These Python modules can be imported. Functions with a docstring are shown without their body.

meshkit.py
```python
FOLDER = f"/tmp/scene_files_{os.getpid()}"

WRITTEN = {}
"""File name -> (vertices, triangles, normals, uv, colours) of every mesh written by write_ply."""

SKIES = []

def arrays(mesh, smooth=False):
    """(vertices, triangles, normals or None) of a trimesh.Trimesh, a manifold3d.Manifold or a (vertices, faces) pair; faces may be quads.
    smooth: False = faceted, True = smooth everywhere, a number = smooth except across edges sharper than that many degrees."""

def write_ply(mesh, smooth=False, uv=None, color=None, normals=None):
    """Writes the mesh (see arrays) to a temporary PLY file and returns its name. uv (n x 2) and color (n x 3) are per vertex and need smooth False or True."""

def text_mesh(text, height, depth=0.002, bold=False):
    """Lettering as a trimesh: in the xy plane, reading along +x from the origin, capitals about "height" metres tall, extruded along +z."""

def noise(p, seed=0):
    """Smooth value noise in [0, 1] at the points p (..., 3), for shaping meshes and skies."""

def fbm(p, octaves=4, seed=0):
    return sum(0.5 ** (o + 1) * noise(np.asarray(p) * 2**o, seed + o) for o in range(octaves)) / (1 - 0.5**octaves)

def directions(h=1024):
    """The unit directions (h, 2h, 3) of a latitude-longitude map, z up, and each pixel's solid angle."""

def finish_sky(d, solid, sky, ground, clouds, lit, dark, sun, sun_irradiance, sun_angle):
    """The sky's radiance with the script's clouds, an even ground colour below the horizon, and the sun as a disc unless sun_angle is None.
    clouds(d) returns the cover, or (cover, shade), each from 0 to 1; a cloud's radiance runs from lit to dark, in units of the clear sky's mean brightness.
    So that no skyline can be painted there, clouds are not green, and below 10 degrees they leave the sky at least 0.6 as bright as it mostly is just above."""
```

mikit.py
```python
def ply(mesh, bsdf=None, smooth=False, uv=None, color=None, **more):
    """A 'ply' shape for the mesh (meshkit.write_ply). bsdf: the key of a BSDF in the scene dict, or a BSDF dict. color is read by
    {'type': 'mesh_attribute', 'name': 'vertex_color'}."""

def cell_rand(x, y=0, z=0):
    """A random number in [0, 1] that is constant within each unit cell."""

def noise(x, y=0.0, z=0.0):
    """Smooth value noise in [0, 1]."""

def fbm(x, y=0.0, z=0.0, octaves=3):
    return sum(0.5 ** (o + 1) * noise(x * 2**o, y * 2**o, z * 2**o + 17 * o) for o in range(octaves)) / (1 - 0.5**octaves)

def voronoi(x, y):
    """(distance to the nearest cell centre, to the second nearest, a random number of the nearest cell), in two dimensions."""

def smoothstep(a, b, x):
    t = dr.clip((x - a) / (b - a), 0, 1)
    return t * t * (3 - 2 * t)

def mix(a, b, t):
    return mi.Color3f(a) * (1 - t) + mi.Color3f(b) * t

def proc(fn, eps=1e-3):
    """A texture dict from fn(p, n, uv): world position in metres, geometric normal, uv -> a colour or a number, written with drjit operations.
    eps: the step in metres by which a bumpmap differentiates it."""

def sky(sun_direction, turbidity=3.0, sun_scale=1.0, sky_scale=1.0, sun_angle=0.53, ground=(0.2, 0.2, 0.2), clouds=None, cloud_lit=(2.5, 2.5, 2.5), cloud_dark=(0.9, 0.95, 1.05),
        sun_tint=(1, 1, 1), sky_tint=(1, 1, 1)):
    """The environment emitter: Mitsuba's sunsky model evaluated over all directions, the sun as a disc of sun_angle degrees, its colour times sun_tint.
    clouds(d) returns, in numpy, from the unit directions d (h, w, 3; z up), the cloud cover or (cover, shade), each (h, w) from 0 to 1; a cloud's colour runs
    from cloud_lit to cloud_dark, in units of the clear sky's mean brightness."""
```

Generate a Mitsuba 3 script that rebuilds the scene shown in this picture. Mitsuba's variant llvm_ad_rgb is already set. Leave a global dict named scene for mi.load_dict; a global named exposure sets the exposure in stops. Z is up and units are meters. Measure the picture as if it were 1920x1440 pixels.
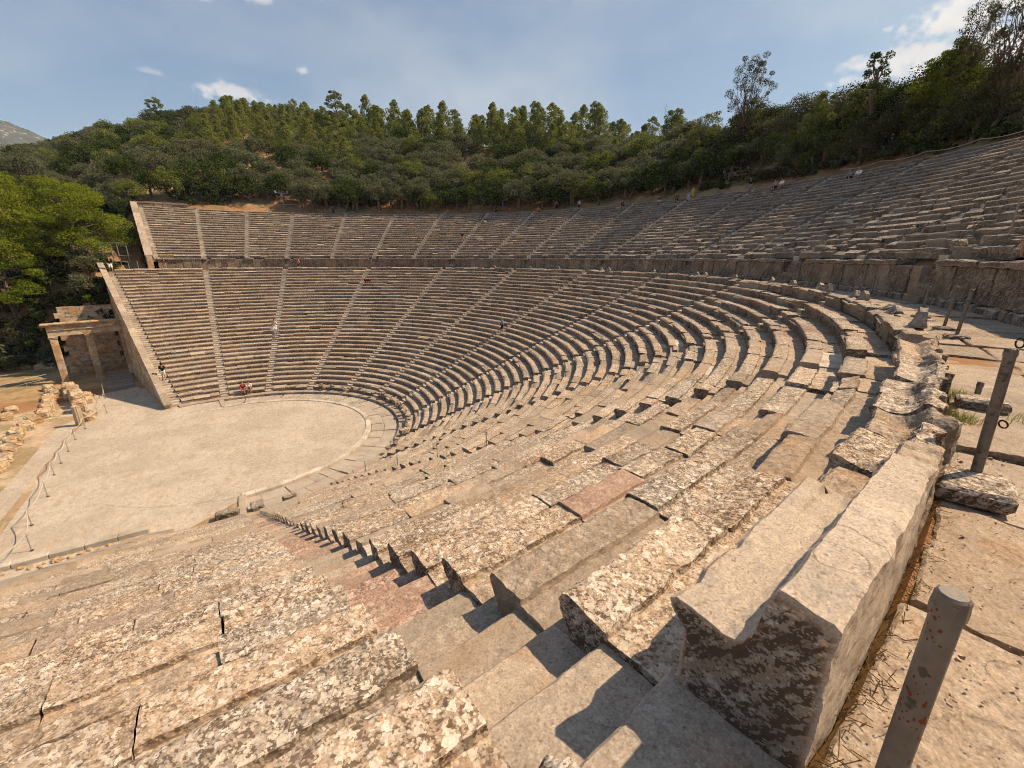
import math
import numpy as np
import trimesh
import manifold3d as m3
import drjit as dr
import mitsuba as mi
import mikit
import meshkit
from meshkit import fbm as nfbm, noise as nnoise
from mikit import noise, fbm, smoothstep, mix, cell_rand, voronoi

T = mi.ScalarTransform4f
scene, labels = {}, {}

# ------------------------------------------------------------------ camera, sky, exposure
CAM = np.array([38.3993, 6.1660, 14.1595])
YAW, PITCH = math.radians(154.503), math.radians(-16.492)
FWD = np.array([math.cos(PITCH) * math.cos(YAW), math.cos(PITCH) * math.sin(YAW), math.sin(PITCH)])
scene['camera'] = {'type': 'perspective', 'fov': 100.268, 'fov_axis': 'x', 'near_clip': 0.05, 'far_clip': 9000.0,
                   'to_world': T().look_at(origin=CAM.tolist(), target=(CAM + FWD).tolist(), up=[0, 0, 1])}
SUN_AZ, SUN_EL = 81.0, 47.0
SUN = [math.cos(math.radians(SUN_EL)) * math.cos(math.radians(SUN_AZ)), math.cos(math.radians(SUN_EL)) * math.sin(math.radians(SUN_AZ)), math.sin(math.radians(SUN_EL))]
CLOUDS = [((-0.96, -0.068, 0.268), .052, .013, .7), ((-0.923, -0.089, 0.392), .022, .016, .6), ((-0.921, -0.011, 0.402), .030, .014, .6),
          ((-0.944, -0.178, 0.279), .018, .005, .35), ((-0.948, 0.045, 0.315), .014, .008, .6), ((-0.377, 0.869, 0.325), .06, .028, .95),
          ((-0.426, 0.855, 0.290), .07, .016, .9), ((-0.325, 0.887, 0.330), .06, .035, .95), ((-0.452, 0.847, 0.272), .05, .010, .8),
          ((-0.36, 0.88, 0.27), .09, .035, .95), ((-0.15, 0.93, 0.36), .12, .04, .9), ((-0.2, 0.9, 0.5), .1, .05, .8), ((-0.9, -0.35, 0.42), .08, .03, .8), ((-0.7, 0.1, 0.72), .12, .05, .6)]


def clouds(d):
    cover = 0.30 * np.clip((nfbm(d * [3, 3, 7], 4, seed=3) - .42) * 2.4, 0, 1)
    cover = cover + 0.10
    for c, w, h, s in CLOUDS:
        c = np.array(c) / np.linalg.norm(c)
        a = np.cross([0, 0, 1.0], c)
        a /= np.linalg.norm(a)
        b = np.cross(c, a)
        q = np.sqrt(((d @ a) / w) ** 2 + (((d @ b) + h * .2) / (h * np.where((d @ b) < -h * .2, .7, 1.2))) ** 2) + 9 * ((d @ c) < 0)
        n = nfbm(d * 55, 4, seed=7) * .6 + nfbm(d * 160, 3, seed=9) * .4
        cover = np.maximum(cover, s * np.clip((1.25 - q + (n - .5) * 2.4) * 1.3, 0, 1))
    return np.clip(cover, 0, 1), np.clip((nfbm(d * 40, 3, seed=11) - .35) * .6, 0, .5)


scene['sky_light'] = mikit.sky(SUN, turbidity=4.0, clouds=clouds, cloud_lit=(3.0, 2.95, 2.9), cloud_dark=(1.7, 1.7, 1.8), ground=(.25, .2, .14),
                               sun_tint=(1.0, .95, .885), sky_tint=(.84, 1.0, 1.06), sky_scale=.74, sun_scale=1.12)
exposure = 2.05

# ------------------------------------------------------------------ plan of the theatre (centre of the orchestra at the origin)
H, D, R1 = 0.36467, 0.749386, 13.2213            # row rise, row depth, front of the first row
PH3, DPH, ECC, DP2 = 3.0356310, 0.3225296, 3.31036, 0.2459619
PH11 = PH3 - 8 * DPH
UR0, UZ0, UD, UH = 41.05, 14.16, 0.785, 0.385    # upper rows
C_FAR = -ECC * np.array([math.cos(PH3), math.sin(PH3)])
C_NEAR = -ECC * np.array([math.cos(PH11), math.sin(PH11)])
FLOOR = 12.38                                    # walkway level


def pol(k, r):
    """(x, y) of stair number k (1 at the far gate, 13 at the near end) and zone radius r."""
    k, r = np.broadcast_arrays(np.asarray(k, float), np.asarray(r, float))
    a = np.where(k < 3, PH3 + (3 - k) * DP2, np.where(k > 11, PH11 - (k - 11) * DP2, PH3 - (k - 3) * DPH))
    rr = np.where((k < 3) | (k > 11), r + ECC, r)
    cx = np.where(k < 3, C_FAR[0], np.where(k > 11, C_NEAR[0], 0.0))
    cy = np.where(k < 3, C_FAR[1], np.where(k > 11, C_NEAR[1], 0.0))
    return np.stack([cx + rr * np.cos(a), cy + rr * np.sin(a)], -1)


def P3(k, r, z):
    xy = pol(k, r)
    return np.concatenate([xy, np.broadcast_to(np.asarray(z, float), xy.shape[:-1])[..., None]], -1)


def kang(k):
    """radians per unit of k"""
    return DP2 if (k < 3 or k > 11) else DPH


def dk(k, r, metres):
    return metres / (kang(k) * (r + ECC if (k < 3 or k > 11) else r))


def to_pol(x, y):
    """(k, r) arrays"""
    a = np.arctan2(y, x)
    a = np.where(a < -1.9, a + 2 * np.pi, a)
    k = 3 + (PH3 - a) / DPH
    r = np.hypot(x, y)
    near, far = a < PH11, a > PH3
    vn = np.arctan2(y - C_NEAR[1], x - C_NEAR[0])
    k = np.where(near, 11 + (PH11 - vn) / DP2, k)
    r = np.where(near, np.hypot(x - C_NEAR[0], y - C_NEAR[1]) - ECC, r)
    vf = np.arctan2(y - C_FAR[1], x - C_FAR[0]) % (2 * np.pi)
    k = np.where(far, 3 - (vf - PH3) / DP2, k)
    r = np.where(far, np.hypot(x - C_FAR[0], y - C_FAR[1]) - ECC, r)
    return k, r


RIGHT = np.cross(FWD, [0, 0, 1.0])
RIGHT /= np.linalg.norm(RIGHT)
UP = np.cross(RIGHT, FWD)
TX = math.tan(math.radians(100.268 / 2))


def in_view(p, margin=2.5):
    """whether anything within margin metres of the points can be seen from about where the photographer stands"""
    q = np.atleast_2d(p) - CAM
    w = q @ FWD
    return bool(np.any((w > -margin) & (np.abs(q @ RIGHT) < (np.maximum(w, 0) + .3) * TX + margin) & (np.abs(q @ UP) < (np.maximum(w, 0) + .3) * TX * .75 + margin)))


# ------------------------------------------------------------------ materials
def c3(c):
    return mi.Color3f(*c)


def stone_color(p, n, uv):
    tone, kind = uv.x, uv.y
    hue = cell_rand(tone * 977.0, 3.0, 1.0)
    base = mix(mix((.365, .268, .188), (.305, .246, .192), smoothstep(.2, .8, hue)), (.30, .150, .110), smoothstep(.90, .96, hue) * (.68 - .46 * smoothstep(.3, .45, kind)))
    base = mix(base, (.37, .31, .25), smoothstep(.35, .1, kind))
    base = mix(base, (.52, .47, .40), smoothstep(.10, .03, kind))
    base = mix(base, (.285, .262, .232), smoothstep(.54, .68, kind) * .75)
    base = mix(base, (.215, .19, .165), smoothstep(.80, 1.0, kind))
    big = fbm(p.x * 1.3, p.y * 1.3, p.z * 1.3, 2)
    fine = fbm(p.x * 26, p.y * 26, p.z * 26, 3)
    base = base * (.62 + .45 * big + .32 * fine) * (.82 + .36 * cell_rand(tone * 431.0, 7.0, 2.0))
    # ochre stains
    base = mix(base, (.33, .20, .11), smoothstep(.58, .76, fbm(p.x * 3.1 + 40, p.y * 3.1, p.z * 3.1, 2)) * .4)
    cover = smoothstep(.08, .5, kind) * (.38 + .62 * smoothstep(.12, .5, cell_rand(tone * 389.0, 11.0, 2.0)))
    patch = fbm(p.x * 1.7 + 9, p.y * 1.7, p.z * 1.7 + 3, 2)
    # lichen: rounded ragged spots of two sizes, pale ones and blackish ones, on turned and bent axes
    wx, wy = noise(p.x * 61, p.y * 61, p.z * 61) - .5, noise(p.x * 61 + 90, p.y * 61, p.z * 61) - .5
    ax, ay, az = .78 * p.x + .55 * p.y - .45 * p.z, -.60 * p.x + .77 * p.y + .62 * p.z, .34 * p.x + .01 * p.y + .93 * p.z
    grain = noise(ax * 130, ay * 130, az * 130)
    d1, e1, w1 = voronoi(ax * 20 + wx * 1.1 + (grain - .5) * .35, ay * 20 + wy * 1.1)
    d2, e2, w2 = voronoi(ax * 46 + 7 + wy * .9, ay * 46 + wx * .9)
    s2 = noise(ay * 23 + 70, ax * 23, az * 23) * .34 + noise(az * 51, ax * 51 + 5, ay * 51) * .36 + noise(ax * 113, ay * 113, az * 113) * .30
    steep = smoothstep(.75, .35, dr.abs(n.z))
    have = (patch - .5) * 1.9 + .5 - .25 * cell_rand(tone * 613.0, 5.0, 2.0) + .1
    r1 = .22 + .42 * cell_rand(w1 * 7919, 1, 1)
    pale1 = smoothstep(r1, r1 - .10, d1 + (grain - .5) * .30) * smoothstep(.42, .36, w1 - have * .30)
    r2 = .25 + .40 * cell_rand(w2 * 7919, 2, 1)
    pale2 = smoothstep(r2, r2 - .14, d2 + (grain - .5) * .25) * smoothstep(.46, .38, w2 - have * .35)
    pale = dr.maximum(pale1, pale2 * .7) * cover * (1 - .55 * steep)
    dark = smoothstep(.525, .60, s2 + (.5 - patch) * .30 + steep * .16 + smoothstep(.5, .75, w1) * .03) * cover
    base = base * (.72 + .56 * grain)
    crack = dr.abs(fbm(ax * 1.9 + 3, ay * 1.9, az * 1.9, 3) + (grain - .5) * .012 - .5)
    base = base * (1 - .42 * smoothstep(.0055, .001, crack) * smoothstep(.5, .62, patch))
    base = mix(base, (.10, .075, .055), smoothstep(.76, .84, noise(ax * 78, ay * 78 + 3, az * 78)) * .4)
    base = mix(base, (.075, .052, .036), dark * (.70 + .2 * steep))
    base = mix(base, mix((.55, .45, .345), (.75, .695, .61), cell_rand(w1 * 5501, 3, 1)) * (.86 + .28 * grain), pale * .82 * smoothstep(1.6, .6, kind))
    return base


def stone_bump(p, n, uv):
    k = .25 + smoothstep(.05, .5, uv.y)
    return (fbm(p.x * 14, p.y * 14, p.z * 14, 3) * .016 + noise(p.x * 60, p.y * 60, p.z * 60) * .004 + noise(p.x * 140, p.y * 140, p.z * 140) * .0016) * k


def sand_color(p, n, uv):
    g = fbm(p.x * .5, p.y * .5, 0, 3)
    f = fbm(p.x * 7, p.y * 7, 0, 3)
    c = mix((.415, .355, .287), (.475, .41, .335), smoothstep(.3, .7, g))
    c = c * (.84 + .32 * f) * (.82 + .36 * noise(p.x * 31, p.y * 31, 0))
    c = mix(c, (.30, .235, .17), smoothstep(.60, .72, fbm(p.x * 3.1, p.y * 3.1, 8, 3) * .7 + noise(p.x * 19, p.y * 19, 4) * .3) * .45)
    return mix(c, (.36, .28, .20), smoothstep(.6, .75, fbm(p.x * .8, p.y * 2.6, 8, 3)) * .35)


def stage_color(p, n, uv):
    g = fbm(p.x * .35, p.y * .35, 1, 3)
    f = fbm(p.x * 5, p.y * 5, 2, 3)
    c = mix((.36, .255, .165), (.50, .39, .28), smoothstep(.35, .65, g))
    c = mix(c, (.20, .19, .09), smoothstep(.56, .66, fbm(p.x * .8 + 11, p.y * .8, 5, 3)) * smoothstep(.4, .6, f) * .8)
    return c * (.75 + .5 * f)


def soil_color(p, n, uv):
    g = fbm(p.x * .12, p.y * .12, p.z * .12, 3)
    f = fbm(p.x * 2.2, p.y * 2.2, p.z * 2.2, 3)
    c = mix((.30, .165, .085), (.36, .255, .145), smoothstep(.35, .65, g))
    c = mix(c, (.17, .15, .07), smoothstep(.5, .66, fbm(p.x * .5 + 30, p.y * .5, p.z * .5, 3)) * .45)
    return c * (.65 + .7 * f)


def mountain_color(p, n, uv):
    f = fbm(p.x * .02, p.y * .02, p.z * .03, 4)
    g = noise(p.x * .11, p.y * .11, p.z * .12)
    return mix(mix((.045, .055, .042), (.105, .11, .085), f), (.27, .235, .20), smoothstep(.60, .74, f * .5 + g * .5))


def leaf_color(p, n, uv):
    t, s = uv.x, uv.y
    olive = mix((.095, .105, .050), (.185, .195, .105), t)
    pine = mix((.105, .130, .030), (.255, .28, .072), t)
    bright = mix((.10, .14, .012), (.25, .285, .030), t)
    oak = mix((.040, .060, .016), (.10, .13, .032), t)
    brown = mix((.085, .050, .022), (.19, .115, .050), t)
    gum = mix((.060, .060, .026), (.125, .120, .052), t)
    grass = mix((.10, .14, .02), (.26, .26, .06), t)
    c = olive
    for i, x in enumerate((pine, bright, oak, brown, gum, grass)):
        c = dr.select(s > (i + .5) / 10, mi.Color3f(x), c)
    return c


def wood_color(p, n, uv):
    f = fbm(p.x * 6, p.y * 6, p.z * 1.5, 3)
    return mix((.10, .07, .05), (.24, .18, .13), f)


def plank_color(p, n, uv):
    f = fbm(p.x * 9, p.y * 2, p.z * 3, 3)
    return mix((.20, .17, .14), (.36, .31, .26), f) * (.8 + .4 * cell_rand(uv.x * 411.0, 2, 1))


def post_color(p, n, uv):
    f = fbm(p.x * 45, p.y * 45, p.z * 30, 3)
    g = noise(p.x * 18, p.y * 18, p.z * 11)
    c = mix((.125, .108, .09), (.19, .17, .145), fbm(p.x * 6, p.y * 6, p.z * 14, 2)) * (.8 + .4 * f)
    c = mix(c, (.15, .030, .018), smoothstep(.72, .75, noise(p.x * 130, p.y * 130, p.z * 80) * .6 + g * .4))
    return mix(c, (.035, .028, .024), smoothstep(.63, .72, fbm(p.x * 25 + 9, p.y * 25, p.z * 22, 3)) * .7)


def gatestone_color(p, n, uv):
    f = fbm(p.x * 1.4, p.y * 1.4, p.z * .9, 3)
    g = fbm(p.x * 9, p.y * 9, p.z * 9, 3)
    c = mix((.42, .27, .14), (.52, .42, .30), smoothstep(.35, .65, f))
    c = mix(c, (.24, .21, .18), smoothstep(.5, .7, fbm(p.x * 2.3 + 3, p.y * 2.3, p.z * 4, 3)) * uv.y)
    return c * (.68 + .64 * g) * (.88 + .24 * cell_rand(uv.x * 533.0, 1, 1))


def proc(fn, eps=1e-3):
    return mikit.proc(fn, eps)


def diffuse(fn):
    return {'type': 'twosided', 'b': {'type': 'diffuse', 'reflectance': proc(fn)}}


scene['stone'] = {'type': 'twosided', 'b': {'type': 'bumpmap', 'scale': 1.0, 'tex': proc(stone_bump, 4e-3), 'b': {'type': 'diffuse', 'reflectance': proc(stone_color)}}}
for nm, fn in (('sand', sand_color), ('stage_earth', stage_color), ('soil', soil_color), ('mountain', mountain_color), ('bark', wood_color), ('planks', plank_color), ('gatestone', gatestone_color)):
    scene[nm] = diffuse(fn)
scene['post_paint'] = {'type': 'twosided', 'b': {'type': 'principled', 'base_color': proc(post_color), 'roughness': .55, 'metallic': .25, 'specular': .4}}
scene['leaf'] = {'type': 'principledthin', 'base_color': proc(leaf_color), 'roughness': .65, 'diff_trans': .7, 'spec_trans': 0.0, 'eta': 1.35}
COLORS = {'skin': (.42, .24, .16), 'hair_dark': (.03, .022, .018), 'hair_fair': (.35, .22, .10), 'black_cloth': (.018, .018, .02), 'white_cloth': (.72, .72, .73), 'navy_cloth': (.02, .028, .06),
          'red_cloth': (.30, .03, .035), 'maroon_cloth': (.14, .02, .03), 'orange_cloth': (.60, .27, .10), 'tan_cloth': (.36, .25, .14), 'grey_cloth': (.20, .22, .25), 'blue_cloth': (.16, .38, .58),
          'yellow_cloth': (.52, .38, .05), 'olive_cloth': (.10, .10, .05), 'brown_cloth': (.17, .075, .035), 'straw_hat': (.55, .40, .22), 'tarpaulin_blue': (.03, .17, .33), 'rope_fibre': (.52, .46, .38),
          'iron': (.05, .042, .038), 'lamp_casing': (.30, .31, .32)}
for nm, c in COLORS.items():
    scene[nm] = {'type': 'twosided', 'b': {'type': 'diffuse', 'reflectance': {'type': 'rgb', 'value': list(c)}}}
scene['steel'] = {'type': 'twosided', 'b': {'type': 'principled', 'base_color': {'type': 'rgb', 'value': [.36, .36, .35]}, 'roughness': .45, 'metallic': .5}}

# ------------------------------------------------------------------ bookkeeping
USED = {}


def new_key(base):
    n = USED.get(base, -1) + 1
    USED[base] = n
    return base if n == 0 else f'{base}_{n:03d}'


def thing(name, label, cat, group=None, kind=None):
    key = new_key(name)
    labels[key] = {'label': label, 'category': cat}
    if group:
        labels[key]['group'] = group
    if kind:
        labels[key]['kind'] = kind
    return key


def struct(name, mesh, mat, uv=None, smooth=False, label=None):
    key = new_key(name)
    scene[key] = mikit.ply(mesh, mat, smooth=smooth, uv=uv)
    labels[key] = {'kind': 'structure'}
    if label:
        labels[key]['label'] = label
    return key


def part(parent, name, mesh, mat, uv=None, smooth=False, **props):
    key = new_key(parent + '__' + name)
    if isinstance(mesh, tuple) and len(mesh) == 3:
        uv, mesh = mesh[2], mesh[:2]
    scene[key] = mikit.ply(mesh, mat, smooth=smooth, uv=uv)
    if props:
        labels[key] = props
    return key


def join(ms):
    """joins (V, F[, UV]) tuples"""
    at, vs, fs, us = 0, [], [], []
    for m in ms:
        vs.append(m[0])
        fs.append(np.asarray(m[1]) + at)
        if len(m) > 2:
            us.append(m[2])
        at += len(m[0])
    return (np.vstack(vs), np.vstack(fs)) + ((np.vstack(us),) if us else ())


def cuv(n, a, b):
    return np.tile([[a, b]], (n, 1)).astype(float)


def tm(mesh, tone=.5, kind=.5):
    v, f = np.array(mesh.vertices), np.array(mesh.faces)
    return v, f, cuv(len(v), tone, kind)


# ------------------------------------------------------------------ stones
def resample(prof, sp):
    out = []
    n = len(prof)
    for i in range(n):
        a, b = prof[i], prof[(i + 1) % n]
        m = max(1, int(math.ceil(np.linalg.norm(b - a) / sp)))
        for q in range(m):
            out.append(a + (b - a) * q / m)
    return np.array(out)


def rough(V, amp, seed=0, small=True):
    """pushes vertices about by smooth noise in space"""
    q = V * 4.3 + seed * 7.7
    d = np.stack([nnoise(q, 1), nnoise(q, 2), nnoise(q, 3)], -1) - .5
    out = V + d * 2 * amp
    if small:
        q = V * 15 + seed
        d = np.stack([nnoise(q, 4), nnoise(q, 5), nnoise(q, 6)], -1) - .5
        out = out + d * .9 * amp
        q = V * 38 + seed
        out = out + (np.stack([nnoise(q, 7), nnoise(q, 8), nnoise(q, 9)], -1) - .5) * .45 * amp
    return out


def sweep(prof, k0, k1, sp, amp, tone, kind, rng=None, caps=True, wob=0.0, seed=0, shape=None, capkind=None, kindfun=None):
    """a stone: the closed (r, z) outline swept along the arc from k0 to k1"""
    prof = resample(np.asarray(prof, float), sp)
    n = len(prof)
    km, rm = (k0 + k1) / 2, prof[:, 0].mean()
    length = (k1 - k0) / dk(km, rm, 1.0)
    nt = max(1, int(math.ceil(length / (sp * 1.3)))) + 1
    ks = np.linspace(k0, k1, nt)
    pr = np.repeat(prof[None], nt, 0)
    if rng is not None and wob:
        t = np.linspace(-.5, .5, nt)[:, None]
        pr = pr + np.stack([(rng.normal(0, wob) + t * rng.normal(0, wob * 1.2)) + 0 * pr[..., 0], (rng.normal(0, wob * .8) + t * rng.normal(0, wob)) + 0 * pr[..., 1]], -1)
    if shape is not None:
        pr = shape(pr, ks)
    V = P3(ks[:, None], pr[..., 0], pr[..., 1])
    i, t = np.meshgrid(np.arange(n), np.arange(nt - 1), indexing='ij')
    a, b = t * n + i, t * n + (i + 1) % n
    q = np.stack([a, b, b + n, a + n], -1).reshape(-1, 4)
    F = [q[:, [0, 1, 2]], q[:, [0, 2, 3]]]
    vs = [V.reshape(-1, 3)]
    at = nt * n
    if caps:
        for ti, flip in ((0, True), (nt - 1, False)):
            ring, base = V[ti], ti * n
            c = P3(ks[ti], (pr[ti, :, 0].min() + pr[ti, :, 0].max()) / 2, pr[ti, :, 1].min() * .55 + pr[ti, :, 1].max() * .45)
            prev = np.arange(n) + base
            levels = (.75, .5, .25) if sp < .09 else (.5,) if sp < .25 else ()
            for s in levels:
                vs.append(c + (ring - c) * s)
                cur = np.arange(n) + at
                at += n
                j = np.roll(np.arange(n), -1)
                F += [np.stack([prev, prev[j], cur[j]], -1), np.stack([prev, cur[j], cur], -1)]
                prev = cur
            vs.append(c[None])
            F.append(np.stack([prev, np.roll(prev, -1), np.full(n, at)], -1))
            at += 1
    V = np.vstack(vs)
    uv = cuv(len(V), tone, kind)
    if kindfun is not None:
        uv[:nt * n, 1] = np.tile(kindfun(prof), nt)
    uv[nt * n:, 1] = (kind + .16) if capkind is None else capkind
    if amp:
        V = rough(V, amp, seed, sp < .2)
    return V, np.vstack(F), uv


def spacing(p):
    d = np.linalg.norm(np.asarray(p) - CAM)
    return float(np.clip(.0085 * d, .018, .55))


def seat_profile(r, z, h=H, d=D, lip=.36, cut=.055):
    return [(r + .10, z - h - .06), (r + .09, z - .23), (r + .03, z - .15), (r - .012, z - .075), (r + .008, z - .015), (r + .045, z + .002), (r + lip, z - .005), (r + lip + .02, z - .05),
            (r + d + .02, z - .06), (r + d + .09, z - .12), (r + d + .09, z - h - .06)]


def low_profile(r, z, h=H, d=D, lip=.36):
    return [(r + .06, z - h - .05), (r + .055, z - .17), (r - .005, z - .14), (r + .02, z - .055), (r + .10, z), (r + lip, z), (r + lip + .02, z - .022), (r + d + .06, z - .025), (r + d + .06, z - h - .05)]


ORD = ['first', 'second', 'third', 'fourth', 'fifth', 'sixth', 'seventh', 'eighth', 'ninth', 'tenth', 'eleventh', 'twelfth', 'thirteenth', 'fourteenth', 'fifteenth', 'sixteenth', 'seventeenth',
       'eighteenth', 'nineteenth', 'twentieth', 'twenty-first', 'twenty-second']


def cuts(rng, ka, kb, r, lo=.9, hi=1.9):
    L = (kb - ka) / dk((ka + kb) / 2, r, 1.0)
    xs, x = [0.0], 0.0
    while L - x > hi * 1.15:
        x += rng.uniform(lo, hi)
        xs.append(x)
    xs.append(L)
    return ka + np.array(xs) / L * (kb - ka)


def row_stones(rng, ka, kb, r, z, h, d, kind, wob, jag, lo=.9, hi=1.9, upper=False):
    """the stones of one row, near ones finely cut up"""
    out = []
    cs = cuts(rng, ka, kb, r, lo, hi)
    for a, b in zip(cs[:-1], cs[1:]):
        mid = P3((a + b) / 2, r + .3, z)
        near_pt = min((P3(a, r + .3, z), mid, P3(b, r + .3, z)), key=lambda q: np.linalg.norm(q - CAM))
        if not in_view(np.array([P3(a, r, z), mid, P3(b, r, z)]), 3.0):
            rng.uniform(size=4)
            continue
        sp = spacing(near_pt)
        gap = dk(a, r, rng.uniform(.004, .014 + jag * .03))
        tone = rng.uniform()
        kd = kind + rng.uniform(-.15, .12)
        if not upper and rng.uniform() < .07 and sp > .06:
            kd = .2
        prof = np.array(seat_profile(r, z, h, d) if sp < .24 else low_profile(r, z, h, d))
        if rng.uniform() < jag * 1.3:          # a broken or worn front edge
            m = prof[:, 1] > z - .12
            prof[m & (prof[:, 0] < r + .2)] += [rng.uniform(.02, .16), -rng.uniform(.01, .09)]
        if rng.uniform() < jag * .5:
            prof[:, 1] -= rng.uniform(.03, .10)
        amp = .016 if sp < .12 else .012 if sp < .3 else .007
        if upper:
            amp *= 1.15
        out.append(sweep(prof, a + gap / 2, b - gap / 2, sp, amp * (1 + jag), tone, kd, rng, wob=wob, seed=rng.integers(1000), capkind=(.22 if upper else None),
                         kindfun=(lambda q, kd=kd: np.where((q[:, 0] > r + .37) & (q[:, 1] > z - .16), kd - .15, kd)) if not upper else None))
    return out


rng = np.random.default_rng(11)
HW = .375
for w in range(1, 13):
    side = 'from the far gate'
    key = thing('seating_wedge', f'{ORD[w - 1]} lower wedge of weathered stone seat rows counted from the far gate' if w < 11 else
                ('lower wedge of lichen covered seat rows right of the near stairway' if w == 11 else 'lower wedge of lichen covered seat rows left of the near stairway'), 'seating', 'wedges of seating below the walkway')
    single = w >= 7
    for j in range(0, 34):
        r, z = R1 + j * D, .2 + (j + 1) * H
        if w == 11 and j == 33:
            continue
        ka = w + dk(w + .01, r, HW)
        kb = w + 1 - dk(w + .99, r, HW)
        kind = .52 if w > 8 else .42
        if w == 12:
            z -= .07 * j / 33       # this wedge has settled
        if j == 0:
            ka, kb = ka + .01, kb - .01
        if j == 33:
            st = row_stones(rng, ka, kb, r, z + .1, H + .1, .55, .5, .022, .35, .8, 1.6)
        else:
            st = row_stones(rng, ka, kb, r, z, H, D, kind, (.014 if w > 8 else .007) if j else .03, (.16 if w > 8 else .07) if j else .45)
        if not st:
            continue
        if single:
            for s in st:
                part(key, 'seat_stone', s, 'stone')
        else:
            part(key, 'seat_row', join(st), 'stone')

HUES = np.array(cell_rand(mi.Float(np.arange(977.0)), 3.0, 1.0))
REDS = (np.nonzero(HUES > .955)[0] + .5) / 977.0
PLAIN = (np.nonzero(HUES < .85)[0] + .5) / 977.0
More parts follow.
